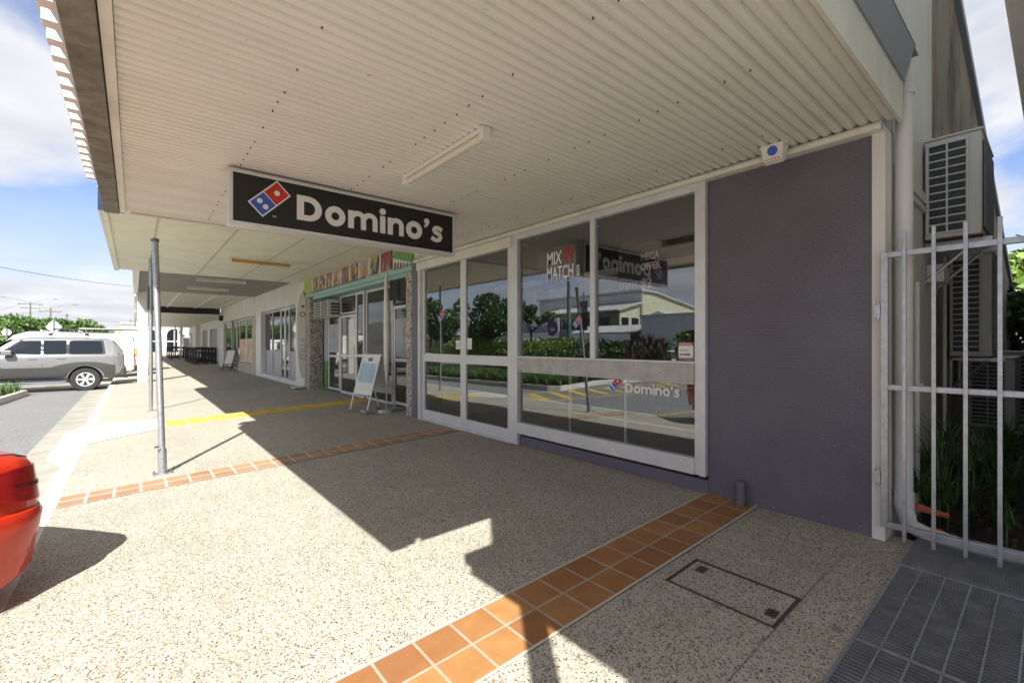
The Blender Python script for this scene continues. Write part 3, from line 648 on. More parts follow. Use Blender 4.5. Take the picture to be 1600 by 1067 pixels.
# fluorescent battens
def batten(x,y0,y1,z,mat,label,along='y',x1=None,group=None):
    t=T('batten_light',label,'light',(x,(y0+y1)/2,z),group)
    if along=='y':
        MB().box(x-.03,x+.03,y0,y1,z-.03,z).build('batten_body',M['white'],t,.004); MB().tube((x,y0+.02,z-.055),(x,y1-.02,z-.055),.026,14).build('diffuser_tube',mat,t,smooth=True)
        m=MB(); m.box(x-.035,x+.035,y0-.02,y0+.025,z-.085,z); m.box(x-.035,x+.035,y1-.025,y1+.02,z-.085,z); m.build('end_cap',M['white'],t,.006)
    else:
        MB().box(x,x1,y0-.04,y0+.04,z-.03,z).build('batten_body',M['white'],t,.004); MB().tube((x+.02,y0,z-.06),(x1-.02,y0,z-.06),.035,14).build('diffuser_tube',mat,t,smooth=True)
        m=MB(); m.box(x-.02,x+.03,y0-.045,y0+.045,z-.10,z); m.box(x1-.03,x1+.02,y0-.045,y0+.045,z-.10,z); m.build('end_cap',M['white'],t,.006)
    return t
batten(1.80,2.45,3.58,2.722,M['lampc'],'long white fluorescent batten light on the corrugated soffit near the sign')
# near free standing pole, leaning, with base plate
t=T('leaning_pole','galvanised leaning steel pole with bolted base plate nearest the red car','pole',(.24,6.30,gz(.24)))
m=MB(); m.tube((.24,6.30,gz(.24)),(.185,6.70,2.46),.032,18); m.build('pole_tube',M['galv'],t,smooth=True)
m=MB(); m.tube((.24,6.30,gz(.24)),(.2343,6.341,.12),.042,18); m.build('sleeve',M['galv'],t,smooth=True)
m=MB(); m.box(.15,.33,6.24,6.36,gz(.24)-.012,gz(.24)+.012); m.build('base_plate',M['galv'],t,.003)
m=MB()
for a,b_ in ((.165,6.25),(.315,6.25),(.165,6.35),(.315,6.35)): m.tube((a,b_,-.14),(a,b_,-.115),.009,6)
m.tube((.20,6.28,.16),(.17,6.26,.16),.012,6); m.build('bolt',M['steel'],t)
m=MB(); m.tube((.185,6.70,2.46),(.184,6.705,2.49),.040,18); m.build('cap',M['steel'],t,smooth=True)
# ---------------- vegetation helpers ----------------
def leaves(n,blobs,size,flat=.5,seed=1,elong=1.8):
    rnd=random.Random(seed); m=MB(); tot=sum(b[3]**2 for b in blobs); vs=[];fs=[]
    for (bx_,by_,bz_,r,*sq) in blobs:
        k=int(n*r*r/tot); sz=sq[0] if sq else .8
        for _ in range(k):
            while True:
                p=Vector((rnd.uniform(-1,1),rnd.uniform(-1,1),rnd.uniform(-1,1)))
                if .02<p.length<1: break
            p=p.normalized()*(p.length**.45)*r*rnd.uniform(.8,1.12); c=Vector((bx_+p.x,by_+p.y,bz_+p.z*sz))
            d=Vector((rnd.gauss(0,1),rnd.gauss(0,1),rnd.gauss(0,.6)))+p.normalized()*.6; d.normalize(); u=d.orthogonal().normalized(); u=(u*math.cos(rnd.random()*6)+d.cross(u)*math.sin(rnd.random()*6)); u.normalize(); v=d.cross(u)
            s=size*rnd.uniform(.6,1.3); a=u*s*elong*.5; b=v*s*.5; i=len(vs)
            vs+=[c-a,c-b,c+a,c+b]; fs.append((i,i+1,i+2,i+3))
    m.v=[tuple(v) for v in vs]; m.f=fs; m.m=[0]*len(fs); return m
def tree(name,label,x,y,z0,H,crown_r,n,leafsz,mat,seed,group=None,blobs=None,trunk_r=.16,cat='tree',lean=(0,0),base=.42,sp=.8,bs=1.0):
    rnd=random.Random(seed); t=T(name,label,cat,(x,y,z0),group); m=MB(); th=z0+H*base
    top=Vector((x+lean[0],y+lean[1],th))
    m.path([(x,y,z0-.1),(x+lean[0]*.4,y+lean[1]*.4,z0+H*base*.5),tuple(top)],0,9,[trunk_r*1.25,trunk_r,trunk_r*.8])
    bl=[]
    k=blobs or 9
    for i in range(k):
        a=6.283*i/k+rnd.uniform(-.4,.4); rr=crown_r*rnd.uniform(.15,.9); zz_=z0+H*rnd.uniform(base+.06,.88); r=crown_r*rnd.uniform(.28,.5)*bs
        c=Vector((x+lean[0]+rr*math.cos(a),y+lean[1]+rr*math.sin(a),zz_)); bl.append((*c,r,sp))
        mid=(top+c)/2+Vector((0,0,-.1*H*.3)); m.path([tuple(top-Vector((0,0,.15))),tuple(mid),tuple(c)],0,6,[trunk_r*.55,trunk_r*.33,.02])
    bl.append((x+lean[0],y+lean[1],z0+H*.84,crown_r*.45*bs,sp))
    m.build('trunk',M['bark'],t,smooth=True); leaves(n,bl,leafsz,seed=seed).build('crown',mat,t,smooth='leaf'); return t
def blades(m,x,y,z,n,h,w,rnd,spread=.8,seg=3):
    for _ in range(n):
        a=rnd.uniform(0,6.283); hh=h*rnd.uniform(.6,1.15); out=hh*spread*rnd.uniform(.3,1); d=Vector((math.cos(a),math.sin(a),0)); s=Vector((-d.y,d.x,0))*w*rnd.uniform(.6,1.2)/2
        b0=Vector((x+rnd.uniform(-.04,.04),y+rnd.uniform(-.04,.04),z)); vs=[]
        for i in range(seg+1):
            t_=i/seg; p=b0+d*out*t_**1.5+Vector((0,0,hh*(t_*1.3-.62*t_*t_))); ww=s*(1-t_*.9); vs+=[p-ww,p+ww]
        m.add(vs,[(2*i,2*i+1,2*i+3,2*i+2) for i in range(seg)])
# ---------------- salon ----------------
Sx=3.80
B2=T('salon','beauty salon front with photo panel fascia, teal beam and pebbled pillars','shop',(4.1,10.6,0))
bx('pebble_pillar',M['pebble'],Sx-.02,4.15,7.262,7.56,-.05,2.60,B2,.01,label='pale pebbled pillar beside the sliding doors')
bx('pebble_pillar',M['pebble'],Sx-.02,4.15,13.42,13.9,-.05,2.60,B2,.01,label='grey pebbled pillar beside the feather banner')
bx('mural_panel',M['lav'],4.10,4.13,12.85,13.2,.8,2.4,B2); bx('mural_panel',M['green'],4.10,4.14,12.9,13.2,.02,.8,B2)
bx('fascia_wall',M['offwhite'],Sx,4.05,7.262,14.02,2.60,3.6,B2)
bx('teal_beam',M['teal'],Sx-.05,Sx-.003,7.262,13.95,2.575,2.66,B2,.004); bx('teal_soffit',M['teal'],3.80,4.16,7.56,13.2,2.50,2.598,B2,.004)
bx('purple_strip',M['purpled'],Sx-.035,Sx-.002,9.5,13.3,2.662,2.70,B2)
pn=MB()
py=[8.15+i*.56 for i in range(10)]
for i in range(9):
    y0=py[i]; y1=y0+.50
    MB().box(Sx-.022,Sx-.004,y0,y1,2.70,3.06).build('photo_panel',photo('salon_photo_print',i),B2)
    pn.box(Sx-.024,Sx-.003,y1+.003,y1+.057,2.70,3.06)
pn.build('panel_divider',M['white'],B2)
# right end mural: green striped and purple striped triangles
m=MB(); m.prism([(7.27,3.07),(8.1,3.07),(8.1,2.90),(7.27,2.70)],Sx-.012,Sx-.003,'x'); m.build('mural_green_field',M['green'],B2)
m=MB()
for i in range(8):
    a=7.3+i*.1; m.prism([(a,3.068),(a+.025,3.068),(a+.16,2.74+.02*i),(a+.14,2.735+.02*i)],Sx-.016,Sx-.0125,'x')
m.build('mural_stripes',M['palegreen'],B2)
m=MB()
for i in range(7):
    a=7.3+i*.12; m.prism([(a,2.665),(a+.06,2.665),(a+.02,2.70+.02*i),(a-.02,2.69+.02*i)],Sx-.014,Sx-.003,'x')
m.build('mural_purple_stripes',M['purpled'],B2)
bx('lime_panel',M['lime'],Sx-.015,Sx-.003,13.35,13.98,2.66,3.08,B2)
m=MB()
for i in range(5): m.prism([(13.25+i*.07,2.67),(13.28+i*.07,2.67),(13.3+i*.035,2.95-.05*i),(13.28+i*.035,2.95-.05*i)],Sx-.02,Sx-.0155,'x')
m.build('mural_stripes',M['teal'],B2)
# glazing at X=4.1
def shopwin(B_,y0,y1,z0,z1,X,mat,mid=None,fw=.05,depth=.05,name='window',glass='darkglass',sub=None):
    m=MB(); m.box(X,X+depth,y0,y0+fw,z0,z1); m.box(X,X+depth,y1-fw,y1,z0,z1); m.box(X,X+depth,y0+fw,y1-fw,z0,z0+fw); m.box(X,X+depth,y0+fw,y1-fw,z1-fw,z1)
    if mid is not None: m.box(X,X+depth,y0+fw,y1-fw,mid-fw/2,mid+fw/2)
    o=m.build(name,mat,B_,.003)
    if mid is None: MB().box(X+.02,X+.03,y0+fw,y1-fw,z0+fw,z1-fw).build('pane',M[glass],o)
    else:
        MB().box(X+.02,X+.03,y0+fw,y1-fw,z0+fw,mid-fw/2).build('pane',M[glass],o); MB().box(X+.02,X+.03,y0+fw,y1-fw,mid+fw/2,z1-fw).build('pane',M[glass],o)
    return o
X=4.1
wn=shopwin(B2,7.75,8.75,.05,2.05,X,M['aluw'],.95,.06); MB().box(X+.012,X+.019,7.82,8.69,1.02,1.78).build('frosted_film',M['film'],wn)
wn2=shopwin(B2,11.95,12.85,.05,2.05,X,M['aluw'],.95,.06); MB().box(X+.012,X+.019,12.02,12.79,1.05,1.8).build('frosted_film',M['film'],wn2)
d_=shopwin(B2,8.80,10.2,.02,2.5,X,M['aluw'],None,.05,name='door'); MB().box(X+.012,X+.019,8.87,10.13,.9,1.72).build('frosted_film',pm('grey_film',(.13,.13,.14),.6),d_)
shopwin(B2,10.25,10.75,.02,2.5,X-.03,M['aluw'],1.0,.06,name='door_sidelight'); shopwin(B2,10.8,11.9,.02,2.0,X,M['aluw'],.98,.06,name='door'); shopwin(B2,10.8,11.9,2.03,2.5,X,M['aluw'],None,.04,name='transom')
shopwin(B2,7.58,8.78,2.08,2.5,X,M['blackp'],None,.03,name='transom'); shopwin(B2,11.95,13.15,2.08,2.5,X,M['alu'],None,.03,name='transom')
t_=text('Welcome!',.26,M['black'],(X+.009,9.95,1.25),LX,UZ,B2,'door_lettering',.0,.8,.001)
text('Stella',.2,M['cyan'],(X+.009,8.62,1.16),LX,UZ,B2,'window_lettering',.003,.9,.001); text('Stella',.2,M['cyan'],(X+.009,12.75,1.18),LX,UZ,B2,'window_lettering',.003,.9,.001)
m=MB()
for yc in (8.25,12.4):
    m.ring((X+.0095,yc,1.52),.07,.09,(1,0,0),.001,20); 
m.build('logo_ring',M['purpled'],B2)
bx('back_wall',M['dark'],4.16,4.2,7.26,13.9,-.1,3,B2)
# wall air conditioners
def wall_ac(name,label,y0,y1,z0,z1,x0,mat,dark):
    t=T(name,label,'air conditioner',(x0+.2,(y0+y1)/2,z0)); MB().box(x0+.02,4.16,y0,y1,z0,z1).build('casing',mat,t,.008)
    m=MB(); n=6
    for i in range(n): z=z0+.03+(z1-z0-.06)*(i+.5)/n; m.box(x0,x0+.02,y0+.03,y1-.03,z-.012,z+.006)
    m.box(x0,x0+.02,y0,y0+.03,z0,z1); m.box(x0,x0+.02,y1-.03,y1,z0,z1); m.box(x0,x0+.02,(y0+y1)/2-.015,(y0+y1)/2+.015,z0,z1); m.build('front_grille',mat,t)
    MB().box(x0+.0195,x0+.0197,y0+.03,y1-.03,z0+.01,z1-.01).build('grille_shadow',dark,t)
    m=MB()
    for i in range(4): z=z0+.06+i*.08; m.box(x0+.08,x0+.3,y0-.004,y0,z,z+.05)
    m.build('side_vent',dark,t); return t
wall_ac('wall_air_conditioner','black boxed wall air conditioner above the right salon window',7.62,8.35,2.12,2.50,3.83,M['blackp'],M['acd'])
wall_ac('wall_air_conditioner','cream boxed wall air conditioner above the left salon window',11.95,13.1,1.98,2.42,3.80,M['acw'],M['acd'])
# awning over salon
m=MB(); m.box(-.10,3.80,6.52,8.1,3.08,3.10); m.box(-.34,3.80,8.1,14.5,3.08,3.10); A2=m.build('awning_soffit',M['panel'],B2)
m=MB()
for x in (.28,1.27,2.25,3.2):
    y=6.7
    while y<14.4: m.tube((x,y,3.074),(x,y,3.082),.008,6); y+=.13
    
tag(m.build('soffit_screws',M['steel'],A2),kind='stuff')
m=MB()
for x in (.26,1.25,2.23,3.18): m.box(x-.004,x+.004,6.55,14.48,3.0785,3.083)
m.build('soffit_joints',M['wood'],A2)
m=MB(); m.box(-.37,-.342,8.1,14.5,3.04,3.34); m.box(-.342,-.28,8.1,14.5,3.045,3.078); m.build('awning_fascia',M['cream'],B2)
m=MB(); m.box(-.37,-.1,8.06,8.1,3.04,3.62); m.build('awning_end_flashing',M['shadeflash'],B2)
m=MB(); m.box(-.38,3.8,8.1,14.5,3.345,3.36); m.build('awning_roof',M['roof'],B2)
batten(1.52,11.0,11.0,3.078,M['yl'],'amber tinted batten light on the smooth cream soffit','x',2.72)
# ---------------- white shop ----------------
B3=T('white_shop','white painted shop with pale grey timber doors beyond the salon','shop',(4,17.5,0))
Wx=3.80
m=MB(); m.box(Wx,4.2,14.02,14.95,-.1,3.6); m.box(Wx,4.2,19.95,20.85,-.1,3.6); m.box(Wx,4.2,14.95,19.95,2.50,3.6); m.box(Wx,4.2,14.95,19.95,-.1,.14); m.build('wall',M['white'],B3,.01)
def dpan(y0,y1,name,z0=.15,zm=1.0,z1=2.48):
    o=shopwin(B3,y0,y1,z0,z1,3.95,M['door'],zm,.06,name=name,glass='darkglass')
    if name=='window': 
        k=[c for c in o.children][0]; k.data=k.data.copy(); k.data.materials.clear(); k.data.materials.append(M['door'])
dpan(15.0,16.3,'window'); dpan(17.5,18.7,'window'); dpan(18.72,19.95,'window')
shopwin(B3,16.32,16.88,.02,2.48,3.95,M['aluw'],None,.07,name='door'); shopwin(B3,16.9,17.48,.02,2.48,3.95,M['aluw'],None,.07,name='door')
m=MB(); m.box(.1,3.8,14.52,21.2,3.20,3.22)
for i in range(64): m.box(.1,3.8,14.6+i*.1,14.63+i*.1,3.19,3.20)
m.build('awning_soffit',M['gsoffit'],B3); 
m=MB(); m.box(-.0,.1,14.52,21.2,3.1,3.75); m.box(.1,3.8,14.52,14.56,3.22,3.75); m.build('awning_fascia',M['white'],B3); bx('awning_roof',M['roof'],-.05,3.8,14.52,21.2,3.76,3.78,B3)
for y,x0,x1 in ((15.9,1.40,2.6),(18.5,1.37,2.5)): batten(x0,y,y,3.188,M['lampc'],'thin white batten light on the grey ribbed soffit, '+('nearer of two' if y<17 else 'farther of two'),'x',x1,group='batten lights under the grey soffit')
# ---------------- stone shop ----------------
B4=T('stone_shop','shop with pale stone cladding and warm coloured window posters','shop',(4,26,0))
m=MB(); m.box(Wx,4.2,20.86,21.7,-.1,2.45); m.box(Wx,4.2,21.7,25.0,-.1,.42); m.build('stone_wall',M['stone'],B4)
m=MB(); m.box(Wx,4.2,20.86,31.5,2.45,3.7); m.box(Wx,4.2,29.6,31.5,-.1,2.45); m.build('wall',M['offwhite'],B4)
for y0,y1 in ((21.7,23.3),(23.35,25.0)):
    o=shopwin(B4,y0,y1,.45,2.42,3.86,M['aluw'],None,.06); MB().box(3.87,3.875,y0+.07,y1-.07,.52,1.5).build('warm_poster',M['warm'],o)
for y0,y1 in ((25.2,26.0),(26.1,27.0)): shopwin(B4,y0,y1,.02,2.42,3.9,M['aluw'],None,.06,name='door')
o=shopwin(B4,27.3,29.5,.1,2.42,3.86,M['aluw'],.8,.06); k=o.children[0]; k.data=k.data.copy(); k.data.materials.clear(); k.data.materials.append(M['door'])
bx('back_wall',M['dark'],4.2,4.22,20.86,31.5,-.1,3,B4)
m=MB(); m.box(.1,3.8,21.2,30.2,3.25,3.27); m.build('awning_soffit',M['panel'],B4)
m=MB()
for i in range(30): m.box(.1,3.8,21.4+i*.28,21.44+i*.28,3.235,3.25)
for x in (1.3,2.5,3.5): m.box(x,x+.08,21.2,30.2,3.215,3.235)
m.build('soffit_battens',M['offwhite'],B4)
m=MB(); m.box(0,.1,21.2,60,3.0,3.8); m.build('awning_fascia',M['white'],B4); bx('awning_roof',M['roof'],-.05,3.8,21.2,30.2,3.81,3.83,B4)
t=T('hanging_sign','long black sign board hung across the footpath under the far awning','sign',(2.2,30.3,2.9)); MB().box(.9,3.72,30.25,30.4,2.92,3.33).build('sign_board',M['black'],t); m=MB(); m.box(.88,3.74,30.3,30.35,3.33,3.35); m.tube((1.2,30.32,3.34),(1.2,30.32,3.7),.02); m.tube((3.4,30.32,3.34),(3.4,30.32,3.7),.02); m.build('hanger',M['alu'],t)
t=T('wall_speaker','small black and white wall box lamp under the black sign board','wall light',(3.7,29.8,2.6)); bx('housing',M['blackp'],3.6,3.8,29.7,29.95,2.55,2.85,t,.02); bx('lamp_face',M['white'],3.59,3.6,29.73,29.92,2.65,2.82,t)
# ---------------- far cafe with roller panels ----------------
B5=T('cafe','white far shop with grey window panels behind the black tables','shop',(4.8,45,0))
m=MB(); m.box(4.6,5,31.5,78,2.4,3.9); m.box(4.6,5,31.5,78,-.1,.35)
for y0,y1 in ((31.5,34.0),(38.2,38.8),(43,44.5),(48,50),(54,57),(62,66),(72,78)): m.box(4.598,5.002,y0,y1,-.1,3.9)
m.build('wall',M['white'],B5)
for y0,y1 in ((34,38.2),(38.8,43),(44.5,48),(50,54),(57,62),(66,72)): MB().box(4.7,4.75,y0,y1,.35,2.4).build('grey_panel',M['gsoffit'],B5)
m=MB(); m.box(.1,4.6,30.5,60,3.0,3.03); m.build('awning_soffit',M['panel'],B5); bx('awning_roof',M['roof'],0,4.6,30.5,60,3.82,3.84,B5)
for y in (34,50): 
    t=T('wall_fin','white projecting wall fin standing among the far shopfronts, '+('nearer' if y<40 else 'farther'),'wall',(4.4,y,0),'projecting wall fins'); bx('fin',M['white'],4.3,4.6,y,y+.4,-.1,3.0,t)
# columns and posts along the kerb
def post(label,x,y,z1,w,mat,rnd=False,group='awning posts along the kerb'):
    t=T('awning_post',label,'post',(x,y,gz(x)),group); m=MB()
    if rnd: m.tube((x,y,gz(x)),(x,y,z1),w,16)
    else: m.box(x-w,x+w,y-w,y+w,gz(x),z1)
    m.build('shaft',mat,t,.0 if rnd else .008,smooth=rnd); m=MB(); m.box(x-w*1.9,x+w*1.9,y-w*1.9,y+w*1.9,gz(x)-.01,gz(x)+.012); m.build('base_plate',M['galv'],t); return t
t=post('slim round galvanised awning post with a grey box near its top',.27,12.33,3.08,.034,M['galv'],True)
bx('junction_tube',M['steel'],.20,.24,12.29,12.37,2.0,2.5,t,.01)
post('thick square white awning post, nearest of the white ones',.24,21.8,3.2,.15,M['white'])
post('thick square white awning post beyond the nearest white one',.24,30.5,3.05,.13,M['white']); post('farthest thick white awning post by the far kerb',.24,40,3.05,.13,M['white'])
for i,y in enumerate((47,54)): post('thin white post at the far end of the awning, '+('nearer' if i==0 else 'farther')+' one',3.0,y,3.0,.06,M['white'],group='thin far posts')
# ---------------- A-frames, banners ----------------
def aframe(label,x,y,rz,h,w,fm,board,lb):
    t=T('sandwich_board',label,'sign board',(0,0,0)); sp=.30
    for s in (-1,1):
        m=MB(); mt=Matrix.Translation((0,s*.02,h))@Matrix.Rotation(s*math.atan(sp/h),4,'X')
        m.box(-w/2,-w/2+.035,-.012,.012,-h*1.03,0,mt); m.box(w/2-.035,w/2,-.012,.012,-h*1.03,0,mt); m.box(-w/2+.035,w/2-.035,-.012,.012,-.04,0,mt); m.box(-w/2+.035,w/2-.035,-.012,.012,-h*.74,-h*.71,mt)
        f_=m.build('frame',fm,t,.003)
        m=MB(); m.box(-w/2+.035,w/2-.035,-.006,.006,-h*.71,-.04,mt); f2=m.build('board',board,t)
        if lb and s==-1:
            m=MB(); m.box(-w/2+.06,w/2-.06,-.009,-.0065,-h*.52,-.18,mt); m.build('printed_panel',M['cyan'],f2)
            m=MB(); m.box(-w*.12,w*.12,-.009,-.0065,-.14,-.07,mt); m.build('printed_logo',M['purpled'],f2)
            m=MB()
            for i in range(5): m.box(-w*.3,w*.3*(1-.2*(i%2)),-.009,-.0065,-h*.56-i*.03,-h*.553-i*.03,mt)
            m.build('printed_lines',M['bgrey'],f2)
    m=MB(); m.box(-w/2+.01,-w/2+.02,-.17,.17,h*.42,h*.44); m.box(w/2-.02,w/2-.01,-.17,.17,h*.42,h*.44); m.build('spreader',fm,t)
    t.location=(x,y,gz(x)); t.rotation_euler=(0,0,rz); return t
aframe('white framed sandwich board with pale blue poster standing before the salon',3.60,8.60,R(-80),1.08,.62,M['alu'],M['white'],True)
aframe('black framed sandwich board standing far off by the stone shop',3.65,25.6,R(-60),1.0,.6,M['blackp'],M['white'],False)
t=T('furled_banner','furled white banner wrapped round a tall pole in a grey weighted base','banner',(3.72,8.25,0))
m=MB(); m.tube((3.72,8.25,.05),(3.72,8.25,.75),.012,8); m.build('pole',M['galv'],t)
m=MB(); m.path([(3.72,8.25,.55),(3.72,8.25,.9),(3.725,8.25,1.5),(3.72,8.25,2.1),(3.715,8.25,2.45),(3.715,8.25,2.66)],0,10,[.018,.05,.06,.05,.035,.008]); m.build('furled_cloth',M['white'],t,smooth=True)
m=MB(); m.tube((3.72,8.22,-.01),(3.72,8.22,.05),.26,18,.22); m.box(3.25,3.62,8.15,8.35,-.02,.05); m.box(3.80,4.02,8.05,8.30,0,.04); m.build('weighted_base',M['galv'],t,.01)
t=T('feather_banner','white feather banner with small purple marks on a pole by the white shop','banner',(3.66,13.95,0))
m=MB(); pts=[(3.84,.25),(3.84,2.1),(3.82,2.45),(3.77,2.7),(3.70,2.76),(3.62,2.62),(3.57,2.3),(3.55,1.9),(3.57,1.0),(3.62,.5),(3.68,.3)]
m.prism(pts,13.85,13.856,'y'); m.build('cloth',M['white'],t); m=MB(); m.path([(3.84,13.853,0),(3.85,13.853,1.6),(3.83,13.853,2.5),(3.72,13.853,2.8)],.012,6); m.build('pole',M['blackp'],t)
m=MB(); m.ring((3.70,13.845,2.12),.05,.075,(0,1,0),.003,16); m.tube((3.71,13.843,2.35),(3.71,13.846,2.35),.04,10); m.build('printed_logo',M['purpled'],t)
text('STELLA',.17,M['lav'],(3.76,13.844,.8),(0,0,1),(-1,0,0),t,'banner_lettering',.0,1.2,.001)
m=MB(); m.box(3.45,3.9,13.7,14.15,-.01,.05); m.build('weighted_base',M['galv'],t,.02)
# ---------------- cafe tables and stools ----------------
def bar_table():
    t=T('bar_table','black slatted bar table','table'); m=MB()
    for i in range(6): m.box(-.56,.56,-.34+i*.115,-.235+i*.115,1.02,1.05)
    m.build('table_top',M['blackp'],t,.004)
    for sx in (-1,1):
        for sy in (-1,1): bx('leg',M['blackp'],sx*.52-.035,sx*.52+.035,sy*.30-.035,sy*.30+.035,0,1.02,t,.004)
    m=MB(); m.box(-.485,.485,-.32,-.29,.90,1.02); m.box(-.485,.485,.29,.32,.90,1.02); m.box(-.485,.485,-.32,-.28,.14,.20); m.box(-.54,-.50,-.265,.265,.14,.20); m.box(.50,.54,-.265,.265,.14,.20); m.build('rail',M['blackp'],t)
    return t
def stool():
    t=T('bar_stool','black slatted bar stool','stool'); m=MB(); m.box(-.17,.17,-.17,.17,.70,.74); m.build('seat',M['blackp'],t,.01)
    for sx in (-1,1):
        for sy in (-1,1): m=MB(); m.tube((sx*.19,sy*.19,0),(sx*.14,sy*.14,.70),.018,8); m.build('leg',M['blackp'],t)
    m=MB(); m.box(-.16,.16,-.178,-.165,.25,.28); m.box(-.16,.16,.165,.178,.25,.28); m.build('footrest',M['blackp'],t); return t
pt=bar_table(); ps=stool(); first=True; fs_=True
ys=[34.4,36.0,37.7,39.5,41.4,47.5,50.5,54]
names=['nearest','second nearest','third','fourth','fifth','sixth','seventh','farthest']
for i,y in enumerate(ys):
    o=pt if i==0 else copy_tree(pt); x=3.45 if i<5 else 2.9; o.location=(x,y,gz(x)); o['group']='black bar tables on the footpath'; o['label']='black slatted bar table, %s of the far row from the camera'%names[i]
    for k,(dx,dy) in enumerate(((-.25,-.32),(.25,-.32))):
        s_=ps if fs_ else copy_tree(ps); fs_=False; s_.location=(x+dx,y+dy-.1,gz(x)); s_['group']='black bar stools pushed under the tables'; s_['label']='black bar stool pushed under the %s table, %s one'%(names[i],'kerb side' if k==0 else 'wall side')
# ---------------- vehicles: local x runs rear (0) to front (-L), y across, z up ----------------
def interp(st,x):
    st=sorted(st,key=lambda a:a[0]); x=max(st[0][0],min(st[-1][0],x))
    for a,b in zip(st,st[1:]):
        if a[0]<=x<=b[0]:
            t=(x-a[0])/(b[0]-a[0]) if b[0]>a[0] else 0; t2=t
            return [a[i]+(b[i]-a[i])*t2 for i in range(len(a))]
def ringpts(s):
    x,zb,zs,zt,hl,hb,ht=s; mid=(zb+zs)/2; g=zt-zs
    pts=[(0,zb),(hl-.10,zb),(hl-.02,zb+.06),(hl+.005,zb+.16),((hl+hb)/2+.025,mid),(hb+.012,zs-.12),(hb,zs-.03),(hb-.025,zs+.008*min(1,g*10)+.0)]
    if g>.12: pts+=[(hb-.025+(ht-hb+.025)*.9,zs+g*.86),(ht-.03,zt-.035),(ht-.12,zt-.008),(0,zt+.02)]
    else: pts+=[(hb-.06,zs+g*.5+.01),(hb*.8,zs+g*.8+.015),(hb*.5,zs+g+.025),(0,zt+.035)]
    return pts
def side_y(s,z):
    p=ringpts(s)
    for a,b in zip(p[1:],p[2:]):
        if a[1]<=z<=b[1]+1e-6 and b[1]>a[1]: return a[0]+(b[0]-a[0])*(z-a[1])/(b[1]-a[1])
    return p[7][0]
def body_mesh(st,n=70,ends=True):
    st=sorted(st,key=lambda a:a[0]); x0,x1=st[0][0],st[-1][0]; xs=sorted(set([x0+(x1-x0)*i/n for i in range(n+1)]+[s[0] for s in st])); m=MB(); vs=[];fs=[]; rn=None
    for x in xs:
        p=ringpts(interp(st,x)); full=[(-a,b) for a,b in p[::-1]][:-1]+p; full=full[:-1]
        # ring: left top -> bottom -> right top ; centre top shared
        rn=len(full); vs+=[(x,a,b) for a,b in full]
    for i in range(len(xs)-1):
        for j in range(rn): fs.append((i*rn+j,i*rn+(j+1)%rn,(i+1)*rn+(j+1)%rn,(i+1)*rn+j))
    fs+=[tuple(range(rn)),tuple(range((len(xs)-1)*rn,len(xs)*rn))[::-1]]
    return m.add(vs,fs)
def cut_arches(o,xs,r,zc):
    m=MB()
    for x in xs: m.tube((x,-2,zc),(x,2,zc),r,36)
    me=bpy.data.meshes.new('c'); me.from_pydata(m.v,[],m.f); cu=bpy.data.objects.new('c',me); C.objects.link(cu)
    md=o.modifiers.new('b','BOOLEAN'); md.operation='DIFFERENCE'; md.object=cu; md.solver='EXACT'
    loc=o.location.copy(); bpy.context.view_layer.update()
    ev=o.evaluated_get(bpy.context.evaluated_depsgraph_get()); nm=bpy.data.meshes.new_from_object(ev); o.modifiers.clear(); o.data=nm; bpy.data.objects.remove(cu)
    if hasattr(nm,'set_sharp_from_angle'): nm.set_sharp_from_angle(angle=R(35))
def side_panel(st,poly,s,off,mat,name,par,th=.004):
    """panel following the body side; poly of (x,z), s = side sign"""
    n=len(poly); vs=[]
    cx=sum(p[0] for p in poly)/n; cz=sum(p[1] for p in poly)/n
    for x,z in poly+[(cx,cz)]: vs.append((x,s*(side_y(interp(st,x),z)+off),z))
    for x,z in poly+[(cx,cz)]: vs.append((x,s*(side_y(interp(st,x),z)+off-th*3),z))
    fs=[(i,(i+1)%n,n) for i in range(n)]+[((i+1)%n,i,n+1+i,n+1+(i+1)%n) for i in range(n)]
    return MB().add(vs,fs).build(name,mat,par)
def rpoly(x0,x1,z0,z1,r=.05,sl0=0,sl1=0):
    """rounded quad; sl0/sl1 shift of top corners at low-x and high-x side"""
    c=[(x0,z0),(x1,z0),(x1+sl1,z1),(x0+sl0,z1)]; out=[]
    for i in range(4):
        p=Vector(c[i]);a=Vector(c[i-1]);b=Vector(c[(i+1)%4]); da=(a-p).normalized()*r; db=(b-p).normalized()*r
        for t in (0,.33,.66,1): q=p+da*(1-t)**2+db*t**2; out.append((q.x,q.y))
    return out
def wheel(par,x,y,r,wd,s,rim_r=.62,spokes=6,rim=None):
    w_=MB().ring((x,y,r),r*rim_r,r,(0,1,0),wd,40).build('wheel',M['tyre'],par,.02)
    m=MB(); yo=y+s*wd*.40; m.ring((x,yo,r),r*(rim_r-.07),r*rim_r,(0,1,0),wd*.12,32); m.tube((x,yo-s*.01,r),(x,yo+s*.015,r),r*.16,20)
    for i in range(spokes):
        a=6.283*i/spokes; 
        for dd in (-.11,.11):
            p=Vector((x+math.cos(a+dd)*r*.12,yo,r+math.sin(a+dd)*r*.12)); q=Vector((x+math.cos(a+dd)*r*(rim_r-.04),yo-s*.005,r+math.sin(a+dd)*r*(rim_r-.04))); m.tube(p,q,r*.045,8)
    m.build('rim',rim or M['alu'],w_,smooth=True)
    MB().tube((x,y-s*wd*.1,r),(x,y+s*wd*.12,r),r*.6,28).build('brake_disc',M['steel'],w_)
